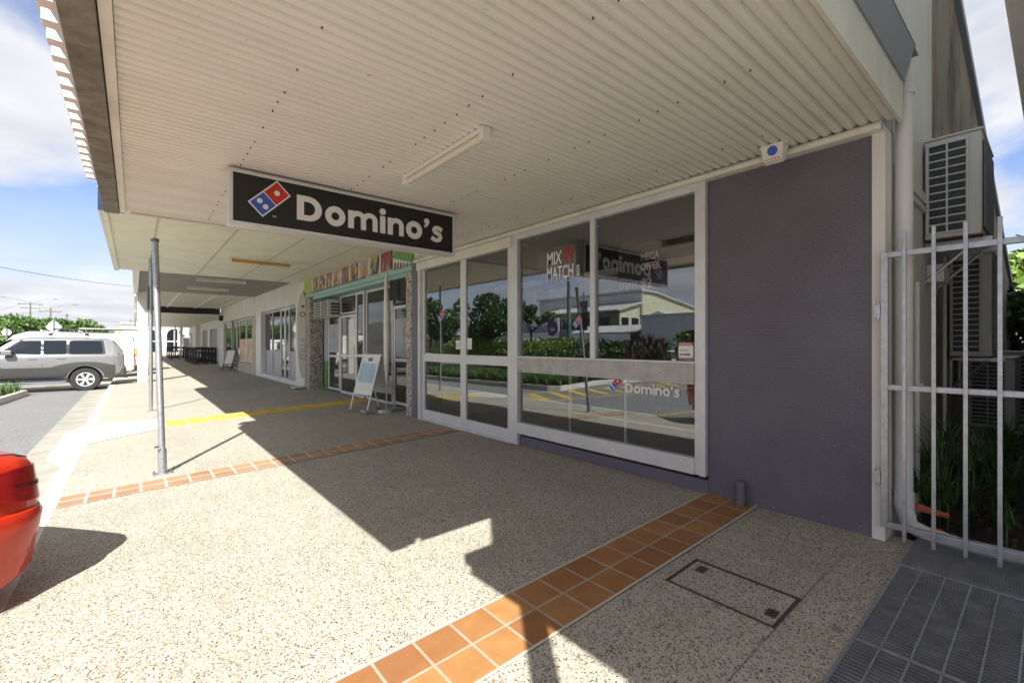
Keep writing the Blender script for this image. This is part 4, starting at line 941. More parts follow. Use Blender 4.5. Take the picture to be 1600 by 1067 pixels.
def suv():
    t=T('parked_car','silver four wheel drive wagon with grey lower cladding and roof racks beside the planted bed','car')
    #      x     zb   zs   zt   hl   hb   ht
    st=[(0,.55,1.18,1.20,.80,.78,.70),(-.03,.47,1.24,1.32,.88,.86,.72),(-.14,.45,1.25,1.52,.90,.90,.72),(-.30,.43,1.25,1.73,.915,.915,.71),(-.5,.42,1.25,1.80,.92,.92,.72),(-1.5,.40,1.24,1.83,.925,.925,.73),(-2.4,.40,1.23,1.82,.925,.925,.72),(-2.75,.40,1.22,1.76,.925,.92,.70),(-3.40,.40,1.20,1.23,.92,.90,.60),(-4.3,.44,1.10,1.12,.90,.86,.60),(-4.62,.50,.95,.97,.84,.80,.55),(-4.72,.55,.80,.84,.70,.68,.5)]
    b=body_mesh(st).build('body',M['silver'],t,smooth=True); cut_arches(b,(-1.02,-3.76),.445,.40)
    in_=MB()
    for x in (-1.02,-3.76): in_.tube((x,-.70,.42),(x,.70,.42),.43,28)
    in_.build('wheel_well',M['dark'],b)
    for s in (-1,1):
        side_panel(st,rpoly(-2.03,-1.50,1.27,1.72,.03),s,.018,M['cglass'],'window',t); side_panel(st,rpoly(-1.42,-.56,1.27,1.72,.10,0,-.06),s,.018,M['cglass'],'window',t)
        side_panel(st,rpoly(-3.04,-2.10,1.27,1.71,.03,.52,0),s,.018,M['cglass'],'window',t)
        side_panel(st,rpoly(-3.14,-.50,1.245,1.745,.05,.60,-.06),s,.012,M['blackp'],'window_surround',t)
        # cladding
        m=MB(); vs=[];fs=[]; x=-4.5; c_=0
        while x<=-.25:
            z0=.41
            for ax in (-1.02,-3.76):
                if abs(x-ax)<.50: z0=max(z0,.40+math.sqrt(max(0,.50**2-(x-ax)**2))*.93)
            z1=.82
            for ax in (-1.02,-3.76):
                if abs(x-ax)<.85: z1=max(z1,.82+.17*(1-(abs(x-ax)/.85)**2))
            z1=max(z1,z0+.05); zr=[z0+(z1-z0)*q/6 for q in range(7)]; yr=[side_y(interp(st,x),z_)+.016 for z_ in zr]
            vs+=[(x,s*(yr[0]-.04),z0)]+[(x,s*y_,z_) for y_,z_ in zip(yr,zr)]+[(x,s*(yr[-1]-.04),z1)]
            if c_: k=9*c_; fs+=[(k-9+j,k+j,k+j+1,k-8+j) for j in range(8)]
            c_+=1; x+=.05
        m.add(vs,fs); m.build('side_cladding',M['cladding'],t,smooth=True)
        for x in (-2.06,-3.1): side_panel(st,[(x-.012,.44),(x+.012,.44),(x+.012,1.25),(x-.012,1.25)],s,.0135,M['steel'],'door_gap',t,.001)
        for x in (-2.28,-1.62):
            m=MB(); m.box(x-.09,x+.09,s*.945,s*.955,1.10,1.125); m.box(x-.1,x-.07,s*.92,s*.955,1.10,1.125); m.box(x+.07,x+.1,s*.92,s*.955,1.10,1.125); m.build('door_handle',M['silver'],t,.004)
        m=MB(); m.box(-2.95,-2.72,s*.95,s*1.10,1.24,1.40); m.build('mirror',M['silver'],t,.03)
        m=MB(); m.path([(-3.3,s*.93,.36),(-3.2,s*.96,.33),(-1.6,s*.96,.33),(-1.5,s*.93,.36)],.035,8); m.build('side_step',M['chrome'],t,smooth=True)
        m=MB(); m.path([(-2.5,s*.62,1.83),(-2.35,s*.62,1.90),(-1.5,s*.62,1.91),(-.75,s*.62,1.90),(-.6,s*.62,1.83)],.02,8); m.build('roof_rail',M['alu'],t,smooth=True)
        m=MB(); m.add([(-.005,s*.62,.98),(-.02,s*.80,.98),(-.17,s*.915,.98),(-.02,s*.60,1.26),(-.045,s*.80,1.26),(-.17,s*.91,1.26),(-.2,s*.7,1.0),(-.2,s*.7,1.2)],[(0,1,4,3),(1,2,5,4),(3,4,5,7),(0,6,2,1),(2,6,7,5),(0,3,7,6)]); m.build('tail_light',M['lens'],t)
        m=MB(); m.box(-4.66,-4.55,s*.5,s*.78,.72,.92); m.build('headlight',M['chrome'],t,.03)
        for x in (-1.02,-3.76): wheel(t,x,s*.80,.385,.25,s)
    m=MB(); m.box(-.28,.06,-.90,.90,.44,.80); m.build('rear_bumper',M['cladding'],t,.07); m=MB(); m.box(-4.80,-4.5,-.88,.88,.42,.72); m.build('front_bumper',M['cladding'],t,.08)
    m=MB(); m.add([(-.045,-.62,1.34),(-.045,.62,1.34),(-.285,.58,1.70),(-.285,-.58,1.70),(-.02,-.62,1.34),(-.02,.62,1.34),(-.26,.58,1.70),(-.26,-.58,1.70)],[(4,5,6,7),(0,3,2,1),(0,1,5,4),(3,7,6,2)]); m.build('rear_window',M['cglass'],t)
    m=MB(); m.add([(-3.35,-.76,1.25),(-3.35,.76,1.25),(-2.78,.64,1.745),(-2.78,-.64,1.745),(-3.37,-.76,1.27),(-3.37,.76,1.27),(-2.80,.64,1.765),(-2.80,-.64,1.765)],[(4,7,6,5),(0,1,2,3),(0,4,5,1),(3,2,6,7)]); m.build('windscreen',M['cglass'],t)
    m=MB(); m.box(-1.95,-1.85,-.7,.7,1.93,1.96); m.box(-1.05,-.95,-.7,.7,1.93,1.96); m.build('roof_bar',M['blackp'],t,.008); m=MB()
    m.box(-1.9,-.35,-.55,-.50,1.96,1.985); m.box(-1.9,-.35,-.35,-.30,1.96,1.985); m.build('ladder_rails',M['steel'],t)
    m=MB(); m.tube((-.1,.2,.38),(.12,.2,.36),.025,10); m.box(-.05,.1,-.06,.06,.38,.44); m.build('towbar',M['steel'],t); return t
t=suv(); t.location=(-.30,22.36,-.33); t.rotation_euler=(0,0,R(1.5))
# red car
def hatch():
    t=T('parked_car','glossy red sedan with its rounded rear corner at the near kerb','car')
    st=[(0,.40,.86,.885,.66,.64,.45),(-.03,.34,.90,.93,.73,.72,.52),(-.08,.29,.925,.96,.79,.78,.56),(-.16,.26,.94,.985,.84,.83,.60),(-.28,.23,.955,1.00,.87,.85,.62),(-.5,.21,.97,1.03,.89,.875,.62),(-.85,.20,.97,1.10,.89,.885,.62),(-1.5,.20,.96,1.40,.89,.885,.62),(-2.1,.20,.95,1.44,.89,.885,.63),(-2.5,.20,.94,1.38,.89,.88,.62),(-3.2,.20,.92,.96,.885,.87,.6),(-4.0,.22,.84,.86,.86,.82,.58),(-4.25,.26,.72,.74,.78,.74,.5),(-4.38,.34,.56,.60,.55,.52,.35)]
    b=body_mesh(st,90).build('body',M['redcar'],t,smooth=True); cut_arches(b,(-.76,-3.45),.36,.32)
    m=MB()
    for x in (-.76,-3.45): m.tube((x,-.66,.33),(x,.66,.33),.35,28)
    m.build('wheel_well',M['dark'],b)
    for s in (-1,1):
        side_panel(st,rpoly(-1.78,-1.10,1.0,1.30,.05,0,-.30),s,.005,M['cglass'],'window',t); side_panel(st,rpoly(-2.85,-1.82,1.0,1.33,.04,.55,0),s,.005,M['cglass'],'window',t)
        for x in (-.76,-3.45): wheel(t,x,s*.78,.32,.21,s)
        m=MB(); m.box(-2.75,-2.55,s*.9,s*1.05,.98,1.10); m.build('mirror',M['redcar'],t,.03)
        # wrap round tail light following the corner
        lay=[]
        crv=[(.012,.40,.76,.84),(.012,.50,.73,.865),(.010,.58,.715,.88),(.0,.66,.71,.895),(-.022,.725,.71,.905),(-.07,.788,.715,.912),(-.14,.833,.725,.918),(-.22,.862,.745,.918),(-.31,.885,.78,.91),(-.40,.893,.83,.895)]
        for x,y,za,zb_ in crv: lay.append(((x+.004,s*(y+.014),za),(x-.012,s*(y-.006),zb_)))
        vs=[p for l in lay for p in l]; vs+=[(p[0]-.06,p[1]*.93,p[2]) for l in lay for p in l]; n=len(lay)*2
        fs=[(2*i,2*i+1,2*i+3,2*i+2) for i in range(9)]+[(2*i,2*i+2,n+2*i+2,n+2*i) for i in range(9)]+[(2*i+1,n+2*i+1,n+2*i+3,2*i+3) for i in range(9)]+[(0,n,n+1,1),(n-2,n-1,2*n-1,2*n-2)]
        MB().add(vs,fs).build('tail_light',M['lens'],t,smooth=True)
        m=MB(); m.path([(-.405,s*.905,.72),(-.41,s*.912,.60),(-.42,s*.905,.45),(-.43,s*.89,.32)],.004,5); m.build('panel_gap',M['dark'],t)
        m=MB(); m.path([(-.02,s*.60,.925),(-.06,s*.70,.945),(-.16,s*.76,.985),(-.5,s*.79,1.03),(-.9,s*.79,1.09)],.0045,5); m.build('boot_lid_gap',M['dark'],t)
        m=MB(); vs2=[];
        for (xx,yy,za,zb_) in crv: vs2+=[(xx+.0035,s*(yy+.0105),za+(zb_-za)*.42),(xx+.001,s*(yy+.0075),za+(zb_-za)*.50)]
        m.add(vs2,[(2*i,2*i+1,2*i+3,2*i+2) for i in range(7)]); m.build('lens_reflector_strip',M['lensd'],t,smooth=True)
        m=MB(); m.tube((.0,s*.42,.33),(-.25,s*.42,.31),.05,18); m.build('exhaust_tip',M['chrome'],t,smooth=True)
    # bumper ledge
    m=MB(); vs=[];K=33
    for k in range(K):
        ph=R(-90+180*k/(K-1)); sn=math.sin(ph); cs=max(0,math.cos(ph)); y=.905*math.copysign(abs(sn)**.55,sn); x=-.40+.46*cs**.5; a=abs(y)/.905
        def P(d,z): return (x-d*(.4+.6*cs),y-d*sn,z)
        vs+=[P(.06,.695),P(.012,.675),P(0,.645),P(.012,.55),P(.03,.46),P(.05,.40),P(.12,.31+.03*a),(-.40,y*.7,.30),(-.40,y*.7,.70)]
    fs=[]
    for k in range(K-1):
        for j in range(9): fs.append((k*9+j,(k+1)*9+j,(k+1)*9+(j+1)%9,k*9+(j+1)%9))
    fs+=[tuple(range(9))[::-1],tuple(range((K-1)*9,K*9))]
    m.add(vs,fs); m.build('rear_bumper',M['redcar'],t,smooth=True)
    m=MB(); m.add([(-.92,-.58,1.12),(-.92,.58,1.12),(-1.44,.52,1.36),(-1.44,-.52,1.36),(-.89,-.58,1.15),(-.89,.58,1.15),(-1.42,.52,1.395),(-1.42,-.52,1.395)],[(4,5,6,7),(0,3,2,1),(0,1,5,4),(3,7,6,2)]); m.build('rear_window',M['cglass'],t)
    m=MB(); m.add([(-3.15,-.74,.98),(-3.15,.74,.98),(-2.52,.58,1.38),(-2.52,-.58,1.38),(-3.17,-.74,1.0),(-3.17,.74,1.0),(-2.54,.58,1.40),(-2.54,-.58,1.40)],[(4,7,6,5),(0,1,2,3),(0,4,5,1),(3,2,6,7)]); m.build('windscreen',M['cglass'],t); return t
t=hatch(); t.location=(-.895,4.47,-.33); t.rotation_euler=(0,0,R(40))
# white van, tray truck, far cars
def van(label,L_=4.9,H=2.1,W=1.85,mat=None,wind=True):
    mat=mat or M['whitecar']; t=T('parked_van',label,'van'); h=W/2
    st=[(0,.50,1.1,1.12,h-.06,h-.08,h-.2),(-.03,.42,1.15,H-.25,h-.03,h-.04,h-.16),(-.12,.40,1.15,H-.05,h,h,h-.12),(-3.3,.40,1.15,H,h,h,h-.12),(-3.7,.40,1.1,H-.15,h,h-.02,h-.18),(-4.4,.40,1.05,1.08,h-.02,h-.06,h-.3),(-4.85,.48,.85,.88,h-.15,h-.18,.4)]
    b=body_mesh(st,60).build('body',mat,t,smooth=True); cut_arches(b,(-.95,-3.9),.40,.36); 
    for s in (-1,1):
        for x in (-.95,-3.9): wheel(t,x,s*(h-.12),.35,.22,s)
        side_panel(st,rpoly(-4.0,-3.1,1.2,1.7,.04,.35,0),s,.005,M['cglass'],'window',t); 
        m=MB(); m.box(-.05,.015,s*(h-.16),s*(h-.03),.75,1.15); m.build('tail_light',M['lens'],t,.01)
    m=MB(); m.box(-.2,.08,-h+.05,h-.05,.42,.62); m.build('rear_bumper',M['blackp'],t,.03); 
    m=MB(); m.box(.0,.012,-h+.25,h-.25,1.25,1.7); m.build('rear_window',M['cglass'],t)
    m=MB(); 
    for x in (-.6,-1.8,-2.9): m.box(x-.03,x+.03,-h+.1,h-.1,H+.02,H+.07)
    m.build('roof_bar',M['alu'],t); return t
t=van('white panel van parked beyond the silver four wheel drive'); t.location=(.02,27.0,-.33)
bx('ladder_tube',M['blackp'],-2.6,.1,-.55,-.48,2.18,2.24,t,.01)
# service truck with mesh canopy
t=T('service_truck','cream service truck with mesh sided rear rack and orange box on its tray','truck')
bx('tray',M['whitecar'],-2.4,0,-.95,.95,.85,.95,t,.01); bx('cab',M['whitecar'],-4.2,-2.5,-.9,.9,.5,2.1,t,.12); bx('bonnet',M['whitecar'],-5.1,-4.1,-.88,.88,.5,1.2,t,.12)
m=MB()
for i in range(12): m.box(-.05,-.02,-.9+i*.155,-.88+i*.155,.95,2.3)
for i in range(10): m.box(-.055,-.015,-.9,.9,1.0+i*.14,1.015+i*.14)
m.box(-2.4,0,-.92,.92,2.3,2.36); m.box(-.06,0,-.95,-.88,.95,2.36); m.box(-.06,0,.88,.95,.95,2.36); m.build('mesh_rack',M['cream'],t)
bx('toolbox',M['cream'],-2.3,-.3,-.85,.85,.96,1.5,t,.02)
for s in (-1,1):
    for x in (-1.0,-4.3): wheel(t,x,s*.82,.38,.24,s)
    bx('tail_light',M['lens'],-.04,.02,s*.75,s*.93,.72,.84,t)
t.location=(.35,31.0,-.33)
t=T('orange_crate','orange plastic crate on the rear of the service truck','crate',(.25,30.4,.62)); m=MB(); m.box(.05,.42,30.15,30.65,.625,.98); m.build('crate_shell',M['yl'],t,.01); m=MB(); m.box(.04,.43,30.14,30.66,.95,1.0); m.build('rim',M['orange'],t,.005)
for i,(y,lab,mt) in enumerate(((36,'pale hatchback third beyond the silver wagon',M['whitecar']),(44,'silver van far down the kerb',M['silver']),(50,'white van farthest down the kerb',M['whitecar']))):
    t=van(lab,H=1.6+.2*i,mat=mt); t.location=(-.1-.2*i,y,-.33)
# ---------------- alley ----------------
slab_grid('alley_ground',M['soil'],3.93,30,-.60,.75,lambda x:-.10)
al=MB(); rnd=random.Random(3)
for i in range(260):
    x=rnd.uniform(3.98,7); y=rnd.uniform(-.4,.70); s=rnd.uniform(.012,.035); al.box(x,x+s,y,y+s*.8,-.10,-.10+s*.5)
tag(al.build('leaf_litter',M['bark']),'small stones and leaf litter on the dark alley soil','litter',kind='stuff')
# gate
t=T('alley_gate','galvanised tubular steel security gate across the alley beside the purple wall','gate',(3.72,.1,0)); GX=3.72; m=MB()
w_=.016
m.box(GX-w_,GX+w_,.705,.742,.105,1.865); m.box(GX-w_,GX+w_,-.50,-.465,.105,1.865)
for z in (1.83,.985,.105): m.box(GX-w_,GX+w_,-.465,.705,z,z+.035)
m.build('gate_frame',M['galv'],t,.003)
for i in range(9):
    y=.622-.136*i; m=MB(); m.box(GX-.033,GX-w_-.001,y-.010,y+.010,.045,1.985); m.build('bar',M['galv'],t,.002)
m=MB()
for z in (.38,1.45): m.box(GX-.02,GX+.02,.743,.775,z,z+.08); m.tube((GX-.01,.755,z-.02),(GX-.01,.755,z+.10),.010,8)
m.build('hinge',M['galv'],t)
# outdoor air conditioning units on the side wall
def ac(label,x,y0,y1,z0,z1,L_,rows,group='outdoor air conditioning units in the alley'):
    t=T('air_conditioner',label,'air conditioner',(x+L_/2,(y0+y1)/2,z0),group)
    MB().box(x+.012,x+L_,y0,y1,z0,z1).build('casing',M['acw'],t,.012)
    m=MB(); m.box(x+.006,x+.0115,y0+.09,y1-.03,z0+.05,z1-.05); m.build('coil',M['acd'],t)
    m=MB(); a,b_=y0+.085,y1-.025; mid=(a+b_)/2
    m.box(x-.002,x+.0115,a-.012,a,z0+.035,z1-.035); m.box(x-.002,x+.0115,b_,b_+.012,z0+.035,z1-.035); m.box(x-.003,x+.0113,mid-.006,mid+.006,z0+.05,z1-.05)
    for i in range(rows+1): z=z0+.045+(z1-z0-.09)*i/rows; m.box(x-.001,x+.0112,a,b_,z-.005,z+.006)
    m.build('side_grille',M['acw'],t)
    m=MB()
    for i in range(int((z1-z0)/.02)-6):
        z=z0+.07+i*.02; m.box(x+.10,x+L_-.05,y0-.006,y0-.001,z,z+.006)
    for i in range(20): xx=x+.1+i*(L_-.15)/19; m.box(xx-.002,xx+.002,y0-.012,y0-.006,z0+.06,z1-.06)
    m.build('fan_grille',M['steel'],t); MB().box(x+.08,x+L_-.04,y0-.001,y0+.001,z0+.05,z1-.05).build('fan_opening',M['acd'],t)
    MB().box(x,x+L_+.01,y0-.008,y1+.002,z1,z1+.018).build('top_cover',M['acw'],t,.006); MB().box(x+.01,x+L_-.01,y0+.005,y1-.005,z0-.012,z0).build('rusty_base',M['rust'],t)
    m=MB()
    for xx in (x+.12,x+L_-.15):
        m.box(xx-.015,xx+.015,y0-.05,.735,z0-.045,z0-.0125); m.tube((xx,y0+.05,z0-.045),(xx,.735,z0-.34),.014,6); m.box(xx-.015,xx+.015,.725,.745,z0-.4,z0)
    m.build('bracket',M['galv'],t); return t
ac('cream outdoor air conditioning unit mounted highest, its base rusty',5.0,.385,.715,2.13,2.93,.86,11)
ac('cream outdoor air conditioning unit mounted below and behind the highest one',6.5,.43,.74,1.15,2.18,.9,17)
ac('grey outdoor air conditioning unit mounted lowest above the strappy plants',8.0,.34,.735,.25,1.10,.95,16)
ac('cream outdoor air conditioning unit standing farthest along the alley',10.0,.10,.60,.2,1.15,.9,14)
m=MB(); m.tube((4.6,.70,0),(4.6,.70,1.75),.018,10); m.tube((5.9,.70,.3),(5.9,.70,2.2),.014,10); m.box(4.585,4.615,.66,.70,.95,.98); m.build('conduit',M['pvc'],label='thin pale conduit running up the side wall in the alley',cat='conduit')
t=T('toppled_pot','faded red garden tool handle and pot lying behind the gate','pot',(4.15,.56,.0)); m=MB(); m.tube((3.99,.62,.20),(4.22,.49,.12),.026,12,.018); m.build('handle',M['terrared'],t,smooth=True); m=MB(); m.tube((4.2,.56,-.09),(4.25,.57,-.01),.06,16,.075); m.build('pot',M['orange'],t,smooth=True)
rnd=random.Random(11)
spots=[(4.42,.56,.62,70),(4.7,.42,.6,70),(5.0,.25,.66,80),(4.75,.62,.7,70),(5.3,.5,.7,70),(5.2,.05,.55,60),(5.7,.3,.6,60),(4.35,.3,.3,30)]
nm=['nearest the downpipe','in front of the conduit','in the middle of the alley bed','against the side wall behind the first clump','under the highest air conditioner','at the right of the alley bed','farthest back','smallest, beside the red handle']
for i,(x,y,h,n) in enumerate(spots):
    m=MB()
    for q in range(5 if n>40 else 2):
        cx=x+rnd.uniform(-.12,.12); cy=y+rnd.uniform(-.1,.1); zc_=rnd.uniform(.0,h*.8); m.tube((cx,cy,-.1),(cx,cy,zc_),.006,5); blades(m,cx,cy,zc_,n//3,h*.55,.012,rnd,1.1)
    m.build('umbrella_grass',M['leafd'],smooth='leaf',org=(x,y,-.1),label='strappy dark green plant clump in the alley, '+nm[i],cat='plant',group='strappy plants in the alley')
# neighbouring building across the alley, its gutter and awning
B6=T('neighbour_building','neighbouring building across the alley with pale metal gutter and street awning','building',(6,-2.5,0))
m=MB(); m.box(3.9,16,-6,-.62,-.1,3.05); m.build('wall',M['offwhite'],B6); 
m=MB(); m.prism([(.15,2.74),(.165,2.86),(.04,2.86),(.04,2.74)],.0,14,'x'); m.build('gutter',M['alu'],B6,.006)
m=MB(); m.box(3.9,14,-.62,.035,2.76,2.80); m.box(-.03,3.9,-9,.038,2.72,2.84); m.build('awning',M['offwhite'],B6)
m=MB(); m.box(.04,3.9,-.20,-.10,2.845,7.2); m.box(3.2,16,-.72,-.62,3.3,8.2); m.build('unseen_shade_wall',M['offwhite'],B6)  # unseen walls added and raised to shade the side wall and paving
m=MB(); m.box(3.9,16,-6,-.6,3.24,3.3); m.build('roof',M['roof'],B6)
m=MB(); m.tube((0.06,-.39,gz(0)),(0.06,-.39,2.72),.062,16); m.build('awning_pole',M['galv'],B6,smooth=True)
# far end of alley: low pale wall, shrubs and a wire
bx('low_shed',M['bgrey'],18,22,-1.5,1.2,-.1,1.25,None,.01,label='low pale grey shed at the far end of the alley',cat='shed')
tree('leafy_tree','bright leafy tree rising behind the alley shed',21,.3,-.1,4.2,2.0,5000,.16,M['leafb'],31,sp=.9)
tree('leafy_tree','dark shrub in front of the alley shed',15.5,.3,-.1,2.6,1.2,3500,.10,M['leafd'],32,sp=.9,base=.3)
for i,z in enumerate((3.2,2.7,1.75+.5)):
    m=MB(); m.path([(12,.5,z),(20,-1,z+.3),(40,-5,z+1.5)],.012,5); m.build('overhead_wire',M['blackp'],label='thin dark overhead wire crossing the sky above the alley, %s'%('highest','middle','lowest')[i],cat='wire',group='wires above the alley')
# ---------------- planted bed by the parking bays ----------------
bed=[(-3.35,11.25),(-3.15,13),(-2.85,16),(-2.55,20.6),(-2.75,20.95),(-14,21.0),(-14,11.0),(-10,11.4),(-6.5,11.6),(-4.3,11.0),(-3.7,10.95)]
def inset(poly,d):
    out=[];n=len(poly)
    for i in range(n):
        p=Vector(poly[i]);a=Vector(poly[i-1]);b=Vector(poly[(i+1)%n]); e1=(p-a).normalized();e2=(b-p).normalized(); n1=Vector((-e1.y,e1.x));n2=Vector((-e2.y,e2.x)); nn=(n1+n2).normalized(); out.append(tuple(p+nn*d))
    return out
ar=sum(bed[i-1][0]*bed[i][1]-bed[i][0]*bed[i-1][1] for i in range(len(bed)))
inn=inset(bed,.16 if ar>0 else -.16)
m=MB(); n=len(bed); vs=[(x,y,-.34) for x,y in bed]+[(x,y,-.17) for x,y in inset(bed,.02 if ar>0 else -.02)]+[(x,y,-.17) for x,y in inn]+[(x,y,-.34) for x,y in inn]; fs=[]
for i in range(n):
    j=(i+1)%n
    for k in range(3): fs.append((k*n+i,k*n+j,(k+1)*n+j,(k+1)*n+i))
m.add(vs,fs); struct(m,'bed_kerb',M['concl'])
struct(MB().add([(x,y,-.22) for x,y in inn],[tuple(range(n))]),'garden_soil',M['soil'])
rnd=random.Random(5); m=MB()
def inside(x,y):
    c=False
    for i in range(n):
        (x1,y1),(x2,y2)=inn[i-1],inn[i]
        if (y1>y)!=(y2>y) and x<(x2-x1)*(y-y1)/(y2-y1)+x1: c=not c
    return c
k=0
while k<620:
    x=rnd.uniform(-9,-2.7); y=rnd.uniform(11.1,20.9)
    if not inside(x,y): continue
    if x<-6 and y>13.4: continue
    blades(m,x,y,-.22,15,.52,.028,rnd,.85); k+=1
tag(m.build('strappy_ground_cover',M['leaf'],smooth='leaf'),'long strappy green leaves filling the kerbed bed by the parking bays','ground cover',kind='stuff')
# hedges in the bed
def hedge(label,x0,x1,y0,y1,h,mat,nn,seed):
    t=T('hedge',label,'hedge',((x0+x1)/2,(y0+y1)/2,-.22)); r=random.Random(seed); bl=[]
    L_=max(x1-x0,y1-y0); k=int(L_/.7)+1
    for i in range(k): bl.append((x0+(x1-x0)*(i+.5)/k+r.uniform(-.1,.1),y0+(y1-y0)*(i+.5)/k+r.uniform(-.1,.1),-.2+h*.5+r.uniform(-.1,.12),.58*h/1.1+r.uniform(-.05,.08),1.0))
    leaves(nn,bl,.085,seed=seed).build('foliage',mat,t,smooth='leaf'); m=MB()
    for b in bl[::2]: m.tube((b[0],b[1],-.25),(b[0]+.05,b[1],b[2]),.02,6)
    m.build('stems',M['bark'],t); return t
hedge('low clipped green hedge along the back of the kerbed bed',-9.3,-8.6,12.6,20.6,1.15,M['leaf'],15000,61)
hedge('taller bright hedge behind the low clipped hedge',-12.5,-11.5,17,30,1.75,M['leafb'],15000,62)
hedge('dark mixed hedge nearer the sign pole in the bed',-11.5,-10.8,12.2,17,1.5,M['leafd'],12000,63)
hedge('long green hedge along the far kerb of the main street',-17,-16.5,14,45,1.7,M['leaf'],14000,64)
tree('shade_tree','big rounded shade tree on the verge opposite the sliding doors',-12,26.2,-.3,5.5,2.9,4600,.15,M['leafd'],71,blobs=20,trunk_r=.26,base=.38,bs=.62,lean=(0,-.3))
tree('shade_tree','smaller shade tree opposite the salon',-12,34.5,-.3,5.8,3.0,3600,.15,M['leafd'],72,blobs=15,trunk_r=.16,base=.40,bs=.6)
tree('shade_tree','low spreading tree between the big shade tree and the billboard',-12.5,22.2,-.3,4.5,1.5,1300,.13,M['leafd'],73,blobs=8,trunk_r=.09,base=.55,bs=.62)
for i,(x,y,h) in enumerate(((-24,52,4.2),(-26,47,3.6),(-30,62,5),(-22,70,5))):
    tree('street_tree','dark tree far across the main street, '+('beside','behind','beyond','farthest past')[i]+' the billboard',x,y,-.3,h,h*.42,3500,.25,M['leafd'],80+i,group='trees across the street')
# red leaved shrubs near the hatch
for i,(x,y,h,mt,l) in enumerate(((-9.2,11.9,2.0,M['leafr'],'dark red leaved cordyline shrub at the end of the kerbed bed'),(-10.6,11.7,1.7,M['leafr'],'lower dark red cordyline shrub by the white rail'),(-12.5,11.6,2.0,M['leafb'],'yellow green leafy shrub beside the red shrubs'))):
    t=T('shrub',l,'shrub',(x,y,-.22)); m=MB(); r=random.Random(90+i); st=MB()
    for q in range(16):
        cx=x+r.uniform(-.6,.6); cy=y+r.uniform(-.35,.35); zc_=r.uniform(.3,h-.3); st.tube((cx,cy,-.25),(cx,cy,zc_),.015,5); blades(m,cx,cy,zc_,26,.5,.055,r,.9)
    m.build('foliage',mt,t,smooth='leaf'); st.build('stems',M['bark'],t)
t=T('safety_rail','white tubular safety rail behind the red shrubs','railing',(-13,13,-.3)); m=MB()
for x in (-10.8,-13,-15.2): m.tube((x,12.6,-.33),(x,12.6,.95),.04,10)
m.build('rail_post',M['white'],t); m=MB(); m.tube((-10.8,12.6,.9),(-15.2,12.6,.9),.03,8); m.tube((-10.8,12.6,.45),(-15.2,12.6,.45),.03,8); m.build('rail',M['white'],t)
# sign pole seen from behind, green light pole
t=T('street_sign','tall dark backed street sign on a thin steel pole in the bed','street sign',(-6,11.95,-.22)); m=MB(); m.tube((-6,11.95,-.25),(-6,11.95,3.3),.035,10); m.build('pole',M['steel'],t); bx('sign_plate',M['blackp'],-5.95,-5.93,11.7,12.2,1.8,2.95,t,.01)
t=T('light_pole','tall green tapered street light pole across the street','street light',(-15,21.2,-.3)); m=MB(); m.tube((-15,21.2,-.33),(-15,21.2,9),.16,14,.09); m.build('pole',pm('pole_green',(.08,.20,.16),.5),t,smooth=True); m=MB(); m.path([(-15,21.2,9),(-13.6,21.2,9.5),(-12.2,21.2,9.6)],.05,8); m.build('outreach_arm',M['galv'],t); bx('lamp_head',M['galv'],-12.5,-11.8,21.05,21.35,9.5,9.65,t,.03)
# buildings across the street
B7=T('industrial_building','large cream metal industrial building with skillion wing across the street','building',(-38,31,0))
m=MB(); m.prism([(-30,-.4),(-33.7,-.4),(-33.7,5.5),(-30,4.65)],28.3,38.5,'y'); m.build('wing_wall',M['bcream'],B7); bx('wing_shaded_front',M['bdark'],-29.99,-29.9,28.3,38.5,-.4,4.6,B7)  # cream wing's street front drawn dark: its shade put into the colour
m=MB(); m.prism([(-29.2,4.55),(-33.7,5.6),(-33.7,5.75),(-29.2,4.70)],27.9,39,'y'); m.build('wing_roof',M['roof'],B7)
m=MB(); m.prism([(-33.71,-.4),(-48,-.4),(-48,5.0),(-36,6.75),(-33.71,6.85)],28.25,44,'y'); m.build('hall_wall',M['bcream'],B7); bx('hall_front',M['bgrey'],-33.70,-33.6,28.3,44,5.8,6.7,B7)  # grey slab on the cream hall: shaded street face put into colour
m=MB(); m.prism([(-33.3,6.85),(-36,6.78),(-48.3,4.98),(-48.3,5.12),(-36,6.95),(-33.3,7.02)],28.0,44.2,'y'); m.build('hall_roof',M['roof'],B7)
m=MB(); m.tube((-33.6,28.15,0),(-33.6,28.15,6.7),.09,10); m.build('downpipe',M['roof'],B7)
for (a,b_) in ((29.6,32.6),(33.6,37.0)): o=MB().box(-29.9,-29.86,a,b_,2.9,4.0).build('window',M['blackp'],B7); MB().box(-29.86,-29.85,a+.1,b_-.1,2.98,3.92).build('pane',M['cglass'],o)
for a in (-31.4,-33.1): o=MB().box(a,a+1.1,28.24,28.3,2.9,3.95).build('window',M['blackp'],B7); MB().box(a+.08,a+1.02,28.225,28.239,2.98,3.87).build('pane',M['cglass'],o)
for a in (-38,-42.5,-45): o=MB().box(a,a+1.5,28.2,28.25,3.6,4.4).build('window',M['blackp'],B7); MB().box(a-.1,a+1.6,27.7,28.2,4.42,4.5).build('awning_hood',M['roof'],o)
t=T('shop_sign_board','white rectangular sign board with black letters and a yellow green swoosh on the industrial building','sign',(-29.7,31.5,2.2)); MB().box(-29.85,-29.75,28.6,34.6,1.2,2.75).build('board',M['ink'],t)
text('TRADE X',.85,M['black'],(-29.74,33.9,1.6),(0,-1,0),UZ,t,'lettering',.02,.8) if False else None
